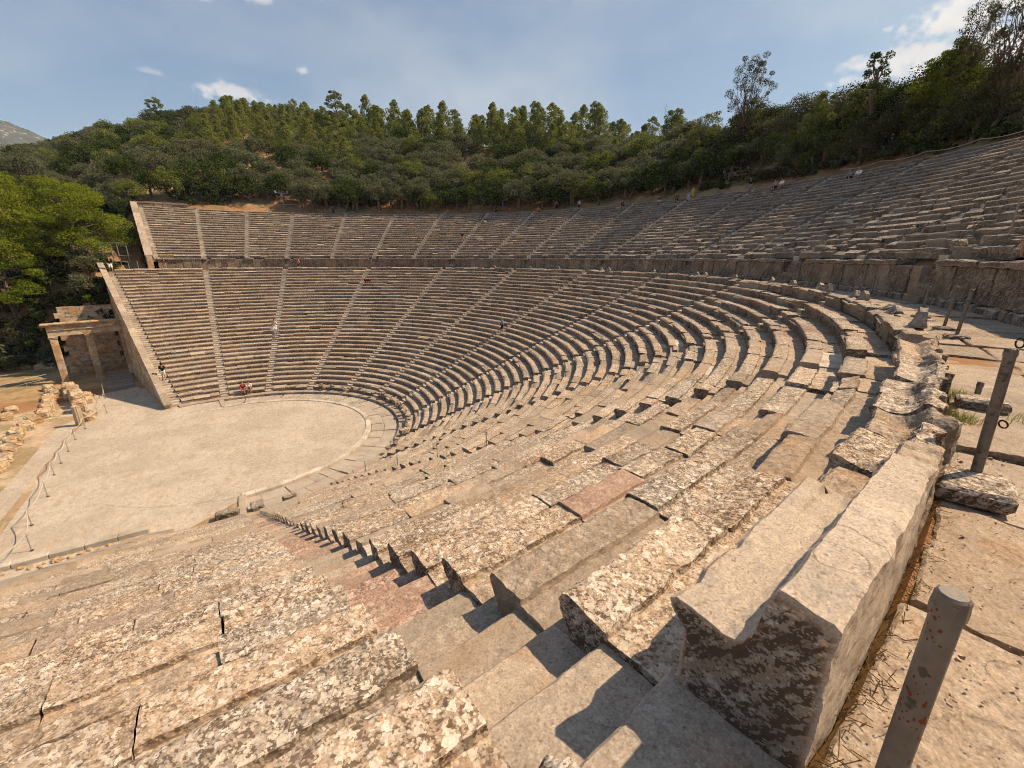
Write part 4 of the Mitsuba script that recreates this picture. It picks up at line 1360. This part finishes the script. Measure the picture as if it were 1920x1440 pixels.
for v_ in range(4):
    group(f'shape_olive_{v_}', 1000 + v_, 'olive', 6.0, 'olive', 110, .30, tone=(.1 + .1 * v_, .8 + .06 * v_))
    group(f'shape_pine_{v_}', 1100 + v_, 'pine', 10.0, 'pine', 100, .33, tone=(.25 + .1 * v_, .95 + .05 * v_))
    group(f'shape_bush_{v_}', 1200 + v_, 'bush', 3.2, ('oak', 'olive', 'gum', 'oak')[v_], 100, .27)
    group(f'shape_oak_{v_}', 1300 + v_, 'oak', 7.2, ('oak', 'oak', 'olive', 'pine')[v_], 110, .32, tone=(0, .9))
for v_ in range(5):        # finer ones for the trees close behind the right part of the rim
    group(f'shape_near_{v_}', 1400 + v_, ('oak', 'pine', 'oak', 'olive', 'oak')[v_], (7.2, 9.5, 6.6, 6.4, 7.6)[v_], ('oak', 'pine', 'gum', 'olive', 'gum')[v_], 230, .18, tone=(.0, .75))


def put(name, shape, x, y, z, s, rot, label, cat, grp, sz=1.0):
    key = thing(name, label, cat, grp)
    scene[key] = {'type': 'instance', 'to_world': T().translate([float(x), float(y), float(z)]).rotate([0, 0, 1], float(math.degrees(rot))).scale([float(s), float(s), float(s * sz)]), 'g': {'type': 'ref', 'id': shape}}
    return key


rng = np.random.default_rng(111)
counts = {}


def scatter(th0, th1, spacing_, f0, f1, chooser):
    rmax = 215
    for r in np.arange(60.0, rmax, spacing_ * .86):
        for t in np.arange(th0, th1, math.degrees(spacing_ / r)):
            tt = math.radians(t + rng.uniform(-.35, .35) * math.degrees(spacing_ / r))
            r2 = r + rng.uniform(-.35, .35) * spacing_
            x, y = r2 * math.cos(tt), r2 * math.sin(tt)
            rr = np.interp(math.degrees(tt), RIDGE[:, 0], RIDGE[:, 1])
            f = (r2 - 59) / (rr - 59)
            if not (f0 <= f <= f1):
                continue
            z = float(terrain(np.array([x]), np.array([y]))[0])
            if not in_view(np.array([x, y, z + 3]), 2):
                continue
            chooser(x, y, z, math.degrees(tt), r2, f)


LAB = {'olive_tree': ('grey green olive tree on the wooded slope', 'tree', 'olive trees on the wooded slope'), 'pine_tree': ('yellow green pine on the wooded hill', 'tree', 'pines on the wooded hill'),
       'oak_tree': ('dark round evergreen oak on the wooded slope', 'tree', 'dark oaks on the wooded slope'), 'scrub_bush': ('low dark evergreen bush on the hillside', 'bush', 'bushes on the hillside')}


def add(kind, x, y, z, s, sz=1.0):
    counts[kind] = counts.get(kind, 0) + 1
    if counts[kind] > 298:
        return
    shp = {'olive_tree': 'olive', 'pine_tree': 'pine', 'oak_tree': 'oak', 'scrub_bush': 'bush'}[kind]
    lab, cat, grp = LAB[kind]
    tq = math.degrees(math.atan2(y, x)) % 360
    lab += ', ' + ('left part' if tq > 178 else 'middle part' if tq > 138 else 'right part') + (', low near the rim' if math.hypot(x, y) < 76 else ', higher up')
    put(kind, f'shape_{shp}_{rng.integers(4)}', x, y, z - .1, s, rng.uniform(0, 6.28), lab, cat, grp, sz)


def pick(x, y, z, t, r, f):
    clear = nnoise(np.array([x * .06, y * .06, 1.0]), 8)
    if t < 166:
        if f > .74:
            add('pine_tree' if t > 124 or rng.uniform() < .5 else 'olive_tree', x, y, z, rng.uniform(.5, 1.08) * (1 if t > 124 else .66), rng.uniform(.85, 1.2))
        elif f > .62 and rng.uniform() < .5:
            add('pine_tree', x, y, z, rng.uniform(.55, .9) * (1 if t > 124 else .7))
        elif clear > .76 and f > .2:
            return
        elif rng.uniform() < .62:
            add('olive_tree', x, y, z, rng.uniform(.8, 1.15))
        else:
            add('oak_tree', x, y, z, rng.uniform(.75, 1.1))
    else:
        u = rng.uniform()
        pineband = 166 < t < 186 and .25 < f < .92
        if pineband and u < .55:
            add('pine_tree', x, y, z, rng.uniform(.65, 1.0))
        elif f < .3:
            if clear > .74:
                return
            add('olive_tree' if u < .75 else 'oak_tree', x, y, z, rng.uniform(.75, 1.1))
        elif u < .45:
            add('oak_tree', x, y, z, rng.uniform(.7, 1.0))
        elif u < .6:
            add('olive_tree', x, y, z, rng.uniform(.8, 1.1))
        else:
            add('scrub_bush', x, y, z, rng.uniform(.9, 1.5))


scatter(100, 166, 4.5, .02, 1.06, pick)
scatter(166, 221, 5.6, .02, 1.05, pick)
rng = np.random.default_rng(115)
for t in np.arange(100, 199, 2.7):
    tt = math.radians(t + rng.uniform(-.8, .8))
    r = 60.0 + rng.uniform(-.4, 1.6) + (3.0 if t > 174 else 0)
    x, y = r * math.cos(tt), r * math.sin(tt)
    kq, rq = to_pol(np.array([x]), np.array([y]))
    if rq[0] < 59.3 or kq[0] < 1.6:
        continue
    z = float(terrain(np.array([x]), np.array([y]))[0])
    put('rim_oak', f'shape_oak_{rng.integers(4)}', x, y, z - .2, rng.uniform(.6, .95), rng.uniform(0, 6.28), 'low dark tree in the shady row right behind the far half of the top rim', 'tree', 'low trees right behind the far rim')
# close trees behind the right half of the rim
rng = np.random.default_rng(121)
for t in np.arange(52, 104, 1.55):
    for row in range(3):
        tt = math.radians(t + rng.uniform(-.7, .7))
        r = 60.6 + row * 3.6 + rng.uniform(-.9, .9) + (2 if t > 90 else 0)
        x, y = r * math.cos(tt), r * math.sin(tt)
        z = float(terrain(np.array([x]), np.array([y]))[0])
        if not in_view(np.array([x, y, z + 3]), 3):
            continue
        put('rim_tree', f'shape_near_{rng.choice([0, 0, 1, 2, 3, 4, 4])}', x, y, z - .1, rng.uniform(.75, 1.08) * (1.0 if row else .8), rng.uniform(0, 6.28), 'dark dense tree in the row close behind the right half of the top rim', 'tree', 'dark trees behind the right half of the rim')


rng = np.random.default_rng(125)
for t in np.arange(50, 101, 1.0):
    tt = math.radians(t + rng.uniform(-.8, .8))
    r = 59.6 + rng.uniform(0, 2.0)
    x, y = r * math.cos(tt), r * math.sin(tt)
    z = float(terrain(np.array([x]), np.array([y]))[0])
    if in_view(np.array([x, y, z + 1]), 2):
        put('rim_bush', f'shape_bush_{rng.choice([0, 3, 1, 2])}', x, y, z - .25, rng.uniform(.35, .8), rng.uniform(0, 6), 'low dark bush under the trees behind the right half of the rim', 'bush', 'bushes under the trees behind the right rim')


def special(name, label, wood, crown):
    key = thing(name, label, 'tree')
    part(key, 'trunk', wood, 'bark')
    part(key, 'crown', crown, 'leaf')


def irregular_pine(seed, x, y, z, Ht, R, n, per, size, species, tone, base=.30, flat=.5):
    g = np.random.default_rng(seed)
    pts, rad = [], []
    for q_ in range(n):
        t = (q_ + .5) / n
        zz = Ht * (base + (1 - base) * t)
        Rm = R * math.sqrt(max(.02, 1 - ((t - .32) / .70) ** 2))
        a = q_ * 2.4 + g.uniform(-.6, .6)
        rr = Rm * g.uniform(.35, 1) ** .6
        pts.append((rr * math.cos(a), rr * math.sin(a), zz + g.normal(0, .3)))
        rad.append(R * g.uniform(.17, .30))
    pts, rad = np.array(pts), np.array(rad)
    c = leaves(g, pts, rad, per, size, SP[species], tone, flat)
    wood = [limb((0, 0, -1.5), (g.normal(0, .4), g.normal(0, .4), Ht * .85), .32, .08, g, 8)]
    for q_ in range(0, n, 2):
        wood.append(limb((0, 0, min(pts[q_][2] * .8, Ht * .8)), pts[q_], .10, .03, g))
    o = np.array([x, y, z])
    w_ = join(wood)
    return (w_[0] + o, w_[1]), (c[0] + o, c[1], c[2])


special('bright_pine', 'broad bright yellow green pine filling the left edge beside the gate', *irregular_pine(1, -44.5, -30.5, 9.5, 15.0, 7.8, 95, 520, .21, 'bright', (.1, 1.0)))
special('bright_pine', 'bright green pine leaning over the steel scaffold at the end of the walkway', *irregular_pine(2, -46.5, -22.5, 11.0, 13.0, 6.2, 76, 520, .21, 'bright', (.05, .95)))
special('bright_pine', 'bright green pine cut by the left frame edge in front of the others', *irregular_pine(3, -37.5, -37.5, 4.0, 14.5, 7.2, 84, 480, .21, 'bright', (.0, .9), .1))
special('bright_pine', 'lowest bright green pine on the bank above the gate', *irregular_pine(13, -41.5, -28.8, 7.5, 10.5, 5.6, 64, 480, .21, 'bright', (.0, .85), .12))
special('dark_oak', 'large dark evergreen oak behind the far upper rows left of the floodlight frame', *irregular_pine(4, -64.5, -8.5, 22.0, 9.0, 5.2, 50, 170, .36, 'oak', (.0, .8), .08, .8))
special('lone_pine', 'lone pine sticking up above the hill crest at the upper left', *irregular_pine(5, -185.7, -36, 60.0, 11.2, 3.4, 44, 110, .40, 'pine', (.1, .9), .25))
special('skyline_pine', 'taller ragged pine at the left end of the row of pines on the skyline', *irregular_pine(6, -111, 21, 46.5, 13.2, 3.3, 52, 110, .34, 'pine', (0, .9), .2))


def tall_gum(seed, x, y, z, Ht, R, species, per=95, size=.17, n=46, base=.42):
    g = np.random.default_rng(seed)
    pts, rad, wood = [], [], []
    forks = [np.array([g.normal(0, .5), g.normal(0, .5), Ht * .4]) for _ in range(3)]
    wood.append(limb((0, 0, -1), (0, 0, Ht * .25), .2, .16, g))
    for f_ in forks:
        wood.append(limb((0, 0, Ht * .25), f_, .15, .1, g))
    for q_ in range(n):
        t = (q_ + .5) / n
        zz = Ht * (base + (1 - base) * t)
        Rm = R * (.45 + .55 * math.sin(math.pi * min(1, .15 + t * .85)))
        a = q_ * 2.4 + g.uniform(-.5, .5)
        rr = Rm * g.uniform(.3, 1.0)
        p = np.array([rr * math.cos(a), rr * math.sin(a), zz])
        pts.append(p)
        rad.append(g.uniform(.35, .75))
        wood.append(limb(forks[q_ % 3] * [1, 1, .95], p, .05, .015, g))
    c = leaves(g, np.array(pts), np.array(rad), per, size, SP[species], (.0, .8), .8)
    o = np.array([x, y, z])
    w_ = join(wood)
    return (w_[0] + o, w_[1]), (c[0] + o, c[1], c[2])


def ground_z(x, y):
    return float(terrain(np.array([x]), np.array([y]))[0])


def topped(fn, seed, x, y, top, *more):
    z = ground_z(x, y) - .2
    return fn(seed, x, y, z, top - z, *more)


special('tall_gum_tree', 'tall airy tree with see-through crown standing above its neighbours on the skyline', *topped(tall_gum, 7, -8.5, 64.8, 39.9, 3.2, 'gum', 120, .16, 64, .42))
special('airy_tree', 'smaller airy tree left of the tall see-through tree on the skyline', *topped(tall_gum, 17, -14, 63.9, 34.6, 2.6, 'pine', 130, .17, 44, .35))
special('sparse_pine', 'thin sparse pine showing sky through it above the wood at the upper right', *topped(tall_gum, 8, 17.5, 58.2, 33.9, 1.6, 'gum', 90, .12, 46, .5))
special('corner_tree', 'ragged dark tree cut by the upper right corner of the photo', *topped(tall_gum, 9, 20.6, 56.6, 34.5, 2.2, 'gum', 170, .14, 50, .4))
special('spire_tree', 'small dark conifer spire on the skyline of the right wood', *topped(irregular_pine, 10, 9.4, 60.2, 33.6, 1.5, 34, 110, .18, 'oak', (0, .6), .3, .8))
special('mast_tree', 'round topped pine standing just right of the radio mast', *topped(irregular_pine, 18, -40, 81.5, 43.6, 2.6, 40, 150, .26, 'pine', (0, .7), .2, .8))
special('yellow_green_tree', 'tree with sunlit yellow green top in the right wood', *topped(irregular_pine, 12, 16.0, 58.6, 31.0, 2.6, 46, 240, .16, 'bright', (.0, .6), .4, .5))
for i, (k, r, sc) in enumerate([(1.32, 60.5, .8), (1.15, 62.5, .9), (1.3, 64.5, 1.0), (1.43, 60.2, .7), (1.0, 60, .8), (1.12, 57, .7), (1.27, 55.5, .6), (.95, 55, .8), (1.2, 59, .7), (1.05, 65, 1.0), (1.38, 62.6, .9), (.85, 60, .9), (.9, 51, .7), (1.35, 58.8, .55)]):
    xy = pol(k, r)
    z = float(terrain(xy[:1], xy[1:])[0])
    put('corner_olive', f'shape_{("olive", "oak")[i % 2]}_{i % 4}', xy[0], xy[1], z - .2, sc, i * 1.3, 'grey green tree crowding behind the tall far end wall', 'tree', 'trees behind the far end wall')
for i, (k, r, z, sc) in enumerate([(.90, 38.2, 9.9, .75), (.85, 37.9, 8.3, .9), (.80, 38.1, 9.8, .9), (.91, 37.6, 8.0, .7), (.75, 37.9, 8.2, 1.0), (.86, 37.6, 6.3, .8), (.79, 37.3, 5.9, .9), (.71, 37.6, 9.6, 1.0)]):
    xy = pol(k, r)
    put('ledge_bush', f'shape_bush_{(0, 3, 2, 1)[i % 4]}', xy[0], xy[1], z, sc, i * 1.7, 'dark bush hanging on the steep bank beside the top of the far sloping wall', 'bush', 'bushes on the steep bank beside the far sloping wall')
# bushes on the bank behind the gate
rng = np.random.default_rng(131)
for i, (x, y, s) in enumerate([(-38.5, -25.5, 1.25), (-40.5, -22.8, 1.1), (-40.5, -28.5, 1.5), (-37, -31, 1.5), (-43, -25, 1.2), (-36.0, -22.0, .75), (-39.4, -19.6, .9), (-43.5, -31.5, 1.4), (-40, -33.5, 1.5), (-44.5, -28, 1.3), (-35.5, -27.5, .9), (-42.5, -21, .8), (-36.2, -34.5, 1.4), (-33.5, -33, 1.1), (-38.2, -23.2, 1.2), (-36.6, -24.6, .9), (-41.8, -26.6, 1.5), (-39.5, -30.6, 1.5), (-38.3, -28.6, 1.3), (-42, -19.2, .8), (-40.5, -17.8, .7), (-37.3, -20.2, .9), (-44, -24, 1.1), (-42.3, -34.5, 1.6), (-38.7, -36.5, 1.6), (-35.2, -30.3, 1.1), (-46, -26.5, 1.2), (-35.3, -23.8, .6), (-38.7, -21.3, 1.0), (-40.2, -25.0, 1.3), (-36.5, -18.5, .8), (-38.2, -18.9, .9), (-37.6, -17.6, .7), (-39.6, -18.4, .8), (-36.9, -20.6, .9), (-35.4, -18.9, .6)]):
    z = float(terrain(np.array([x]), np.array([y]))[0])
    put('bank_bush', f'shape_bush_{(i * 3) % 4}', x, y, z - .2, s, rng.uniform(0, 6), 'brownish green bush on the earth bank behind the gate', 'bush', 'bushes on the bank behind the gate')
for i in range(70):        # broken rock at the foot of that bank
    t = rng.uniform()
    x, y = -34.2 - t * 3.6 + rng.uniform(-1.3, .6), -21.3 - t * 8.5 + rng.uniform(-.6, .6)
    z = float(terrain(np.array([x]), np.array([y]))[0])
    s = rng.uniform(.5, 1.3)
    m = placed(rock(800 + i, s, s * .8, s * .9, 1), x, y, z + .1, rng.uniform(0, 6))
    key = new_key('bank_rock')
    scene[key] = mikit.ply(m, 'gatestone', uv=cuv(len(m[0]), rng.uniform(), .9))
    labels[key] = {'label': 'rough rock at the foot of the earth bank behind the gate', 'category': 'rock', 'group': 'rocks at the foot of the bank'}

# far mountain
V = []
ss = np.radians(np.linspace(186, 222, 150))
dd = np.linspace(1700, 3100, 40)
for s in ss:
    crest = np.interp(math.degrees(s), [186, 191, 195.2, 197.4, 198.6, 199.8, 201, 206, 212, 222], [70, 230, 352, 418, 456, 487, 506, 528, 500, 440])
    for d in dd:
        rise = min(1, (d - 1700) / 900)
        rise = math.sin(rise * math.pi / 2) if d <= 2600 else 1 - (d - 2600) / 700
        x, y = d * math.cos(s), d * math.sin(s)
        V.append((x, y, -25 + (crest + 20) * rise * (.93 + .14 * nfbm(np.array([x * .006, y * .006, 0]), 4))))
V = np.array(V)
n = len(dd)
i, j = np.meshgrid(np.arange(len(ss) - 1), np.arange(n - 1), indexing='ij')
a = i * n + j
q = np.stack([a, a + 1, a + n + 1, a + n], -1).reshape(-1, 4)
struct('hills', (V, np.vstack([q[:, [0, 1, 2]], q[:, [0, 2, 3]]])), 'mountain', smooth=True)


# ------------------------------------------------------------------ people
def bones(segs, refine=0):
    """one continuous surface from tapered limbs (a, ra, b, rb)"""
    out = None
    for a, ra_, b, rb_ in segs:
        s = m3.Manifold.batch_hull([m3.Manifold.sphere(ra_, 12).translate(tuple(map(float, a))), m3.Manifold.sphere(rb_, 12).translate(tuple(map(float, b)))])
        out = s if out is None else out + s
    m = out.to_mesh()
    return np.array(m.vert_properties[:, :3]), np.array(m.tri_verts)


def person(label, x, y, z, face, pose='stand', top='white_cloth', bottom='navy_cloth', hair='hair_dark', scale=1.0, hat=None, bag=None, arms='down'):
    key = thing('person', label, 'person')
    if pose == 'stand' or pose == 'walk':
        st = .20 if pose == 'walk' else .03
        pel, neck, head = np.array([0, 0, .93]), np.array([.02, 0, 1.45]), np.array([.04, 0, 1.63])
        hip = [np.array([0, s * .09, .90]) for s in (-1, 1)]
        knee = [np.array([(.12 if pose == 'walk' else .03) * (1 if s > 0 else .2) + .02, s * .10, .49]) for s in (-1, 1)]
        ank = [np.array([st * s - .02, s * .10, .08]) for s in (-1, 1)]
    else:
        pel, neck, head = np.array([0, 0, .12]), np.array([.07, 0, .62]), np.array([.12, 0, .80])
        hip = [np.array([0.02, s * .10, .11]) for s in (-1, 1)]
        knee = [np.array([.44, s * .13, .13]) for s in (-1, 1)]
        ank = [np.array([.42 + .05 * s, s * .11, -.29]) for s in (-1, 1)]
    sh = [neck + [0, s * .18, -.06] for s in (-1, 1)]
    if arms == 'down' and pose != 'sit':
        el = [sh[i] + [.0, s * .06, -.29] for i, s in enumerate((-1, 1))]
        ha = [el[i] + [.07, 0, -.25] for i in (0, 1)]
    elif arms == 'up':
        el = [sh[i] + [.12, s * .08, -.22] for i, s in enumerate((-1, 1))]
        ha = [head + [.14, s * .05, -.03] for s in (-1, 1)]
    elif arms == 'folded':
        el = [sh[i] + [.06, s * .06, -.26] for i, s in enumerate((-1, 1))]
        ha = [np.array([.22, -s * .06, el[0][2] + .02]) for s in (-1, 1)]
    else:
        el = [sh[i] + [.12, s * .05, -.26] for i, s in enumerate((-1, 1))]
        ha = [knee[i] + [-.08, 0, .10] for i in (0, 1)]
    body = [(pel, .13, neck - [0, 0, .1], .12), (neck - [0, 0, .05], .055, head - [0, 0, .03], .06), (head, .095, head + [.02, 0, -.06], .075), (head + [.09, 0, -.02], .02, head + [.10, 0, -.035], .02)]
    shirt = [(pel + [0, 0, .06], .145, neck - [0, 0, .22], .155), (sh[0], .085, sh[1], .085), (neck - [0, 0, .22], .15, neck - [0, 0, .07], .10)]
    pants = [(hip[0], .125, hip[1], .125)]
    shoes = []
    for i in (0, 1):
        body += [(hip[i], .09, knee[i], .06), (knee[i], .058, ank[i], .04), (sh[i], .055, el[i], .042), (el[i], .042, ha[i], .03), (ha[i], .034, ha[i] + (ha[i] - el[i]) / np.linalg.norm(ha[i] - el[i]) * .10, .018)]
        hd = (ha[i] - el[i]) / np.linalg.norm(ha[i] - el[i])
        body += [(ha[i] + hd * .02, .014, ha[i] + hd * .07 + [.03, 0, 0], .010)]
        shirt += [(sh[i], .08, sh[i] + (el[i] - sh[i]) * .75, .062)]
        pants += [(hip[i], .118, hip[i] + (knee[i] - hip[i]) * .9, .088)]
        shoes += [(ank[i] - [.03, 0, .03], .05, ank[i] + [.14, 0, -.045], .038)]
    c, s = math.cos(face), math.sin(face)

    def put_(name, segs, mat):
        v, f = bones(segs)
        v = (v * scale) @ np.array([[c, -s, 0], [s, c, 0], [0, 0, 1]]).T + [x, y, z]
        part(key, name, (v, f), mat, smooth=True)
    put_('body', body, 'skin')
    put_('shirt', shirt, top)
    put_('shorts', pants, bottom)
    put_('shoes', shoes, 'black_cloth' if hair == 'hair_dark' else 'white_cloth')
    put_('hair', [(head + [-.02, 0, .03], .098, head + [-.03, 0, .0], .092)], hair)
    if hat:
        put_('hat', [(head + [0, 0, .09], .10, head + [0, 0, .12], .09), (head + [-.13, 0, .065], .03, head + [.16, 0, .06], .03), (head + [0, -.13, .065], .03, head + [0, .13, .06], .03)], hat)
    if bag:
        put_('backpack', [(pel + [-.2, 0, .25], .13, neck + [-.2, 0, -.12], .12)], bag)


def at(k, r, z=None):
    xy = pol(k, r)
    if z is None:
        j = math.floor((r - R1) / D) if r < 38.3 else math.floor((r - UR0) / UD)
        z = .2 + (j + 1) * H if r < 38.3 else UZ0 + j * UH
        if 38.3 <= r < 41.2:
            z = FLOOR
    return xy[0], xy[1], z


def toward(k):
    xy = pol(k, 30)
    return math.atan2(-xy[1], -xy[0])


person('person in black top and white shorts at the top of the far sloping wall', *at(1.0, 37.2, 12.45), toward(1), 'walk', 'black_cloth', 'white_cloth', arms='down')
person('person in black tee and tan trousers standing at the far end of the walkway', *at(1.56, 40.6), toward(1.5), 'stand', 'black_cloth', 'tan_cloth', arms='folded')
person('person in an orange top and dark shorts walking along the far part of the walkway', *at(3.13, 40.6), toward(3.1) - 1.2, 'walk', 'orange_cloth', 'black_cloth')
person('person in white tee and pale shorts coming down the third stairway in front', *at(2.975, 21.85, 4.48), toward(3), 'walk', 'white_cloth', 'grey_cloth', arms='folded')
person('person in a white top one step higher behind on the third stairway', *at(2.985, 22.95, 5.0), toward(3), 'walk', 'white_cloth', 'white_cloth', arms='up')
person('person in black tee and white shorts climbing low down beside the far sloping wall', *at(1.0, 16.9, 2.05), toward(1) + 3.0, 'walk', 'black_cloth', 'white_cloth')
person('person in red sitting on the lowest row beside the orchestra', *at(2.42, 13.3, .60), toward(2.4), 'sit', 'red_cloth', 'red_cloth')
person('person in white top sitting on the lowest row beside the person in red', *at(2.56, 13.3, .60), toward(2.5), 'sit', 'white_cloth', 'black_cloth')
person('person in dark red sitting near the top of the lower seating, left of two', *at(4.06, 34.2), toward(4), 'sit', 'maroon_cloth', 'maroon_cloth')
person('person in dark red sitting near the top of the lower seating, right of two', *at(4.11, 34.2), toward(4), 'sit', 'maroon_cloth', 'navy_cloth')
person('person in a straw hat and grey top standing in the middle of the lower seating', *at(7.06, 25.5, 6.2), toward(7) - .6, 'walk', 'grey_cloth', 'navy_cloth', 'hair_fair', hat='straw_hat', arms='folded')
person('person in black standing halfway up the upper seating on a stairway', *at(4.985, 46.3, 16.6), toward(5), 'walk', 'black_cloth', 'tan_cloth')
person('person in dark clothes sitting near the top of the upper seating by a stairway', *at(5.06, 54.0), toward(5), 'sit', 'navy_cloth', 'white_cloth')
person('person with red top sitting on the top rim, left of the middle', *at(5.25, 57.4, 22.05), toward(5.2), 'sit', 'red_cloth', 'navy_cloth')
person('person in a pale top sitting on the top rim right of the person in red', *at(5.56, 57.4, 22.05), toward(5.5), 'sit', 'tan_cloth', 'maroon_cloth')
person('person in navy with arms raised standing on the top rim', *at(5.75, 57.6, 21.95), toward(5.7), 'stand', 'navy_cloth', 'black_cloth', arms='up')
person('person in light blue and black shorts standing at a stairway top on the rim', *at(5.99, 57.3, 21.85), toward(6) + .4, 'walk', 'blue_cloth', 'black_cloth', bag='grey_cloth')
person('person in black sitting on the top rim at the head of a stairway', *at(6.43, 57.2, 21.95), toward(6.4), 'sit', 'black_cloth', 'black_cloth')
person('person with bare arms and white shorts sitting on the rim in the middle', *at(6.78, 57.1, 22.05), toward(6.8), 'sit', 'maroon_cloth', 'white_cloth')
person('person in dark red sitting on the rim left of the one in light blue', *at(6.93, 57.2, 22.05), toward(6.9), 'sit', 'maroon_cloth', 'maroon_cloth')
person('person in light blue sitting on the rim in front of the one in yellow', *at(7.03, 57.2, 22.05), toward(7), 'sit', 'blue_cloth', 'white_cloth')
person('person in a yellow top standing on the bank behind the rim', *at(7.01, 58.6, 22.0), toward(7), 'stand', 'yellow_cloth', 'yellow_cloth')
person('person in dark clothes standing on the rim left of a seated pair', *at(7.48, 57.9, 21.9), toward(7.4), 'stand', 'black_cloth', 'grey_cloth')
person('person in dark clothes with a blue bag sitting on the rim, left of the pair', *at(7.70, 56.9), toward(7.7), 'sit', 'tan_cloth', 'navy_cloth', bag='blue_cloth')
person('person in a white tee sitting on the rim, right of the pair', *at(7.745, 56.9), toward(7.7), 'sit', 'white_cloth', 'tan_cloth')
person('person in dark grey sitting on the top rows at the right, left of a couple', *at(8.165, 56.7), toward(8.2) + .3, 'sit', 'grey_cloth', 'black_cloth')
person('person with fair hair and a white top sitting on the top rows at the right', *at(8.215, 56.7), toward(8.2) + .2, 'sit', 'white_cloth', 'tan_cloth', 'hair_fair')
person('person in dark blue standing behind the far rim under the trees', *at(3.38, 58.2, 21.9), toward(3.4), 'stand', 'navy_cloth', 'navy_cloth')
person('person in black standing behind the far rim near the second floodlight frame', *at(5.07, 58.9, 22.0), toward(5), 'stand', 'black_cloth', 'black_cloth')
person('person in brown shorts cut by the right frame edge, sitting above the terrace wall', *at(10.35, 42.1, 14.45), toward(10.3) + .62, 'sit', 'grey_cloth', 'brown_cloth')

# ------------------------------------------------------------------ air
scene['air'] = {'type': 'homogeneous', 'albedo': {'type': 'rgb', 'value': [.95, .95, .95]}, 'sigma_t': {'type': 'rgb', 'value': [.00005, .00007, .00011]}}
scene['haze'] = {'type': 'cube', 'to_world': T().translate([0, 0, 270]).scale([3900, 3900, 350]), 'bsdf': {'type': 'null'}, 'interior': {'type': 'ref', 'id': 'air'}}
scene['camera']['medium'] = {'type': 'ref', 'id': 'air'}
labels['haze'] = {'label': 'thin bluish summer haze filling the air', 'category': 'haze', 'kind': 'stuff'}
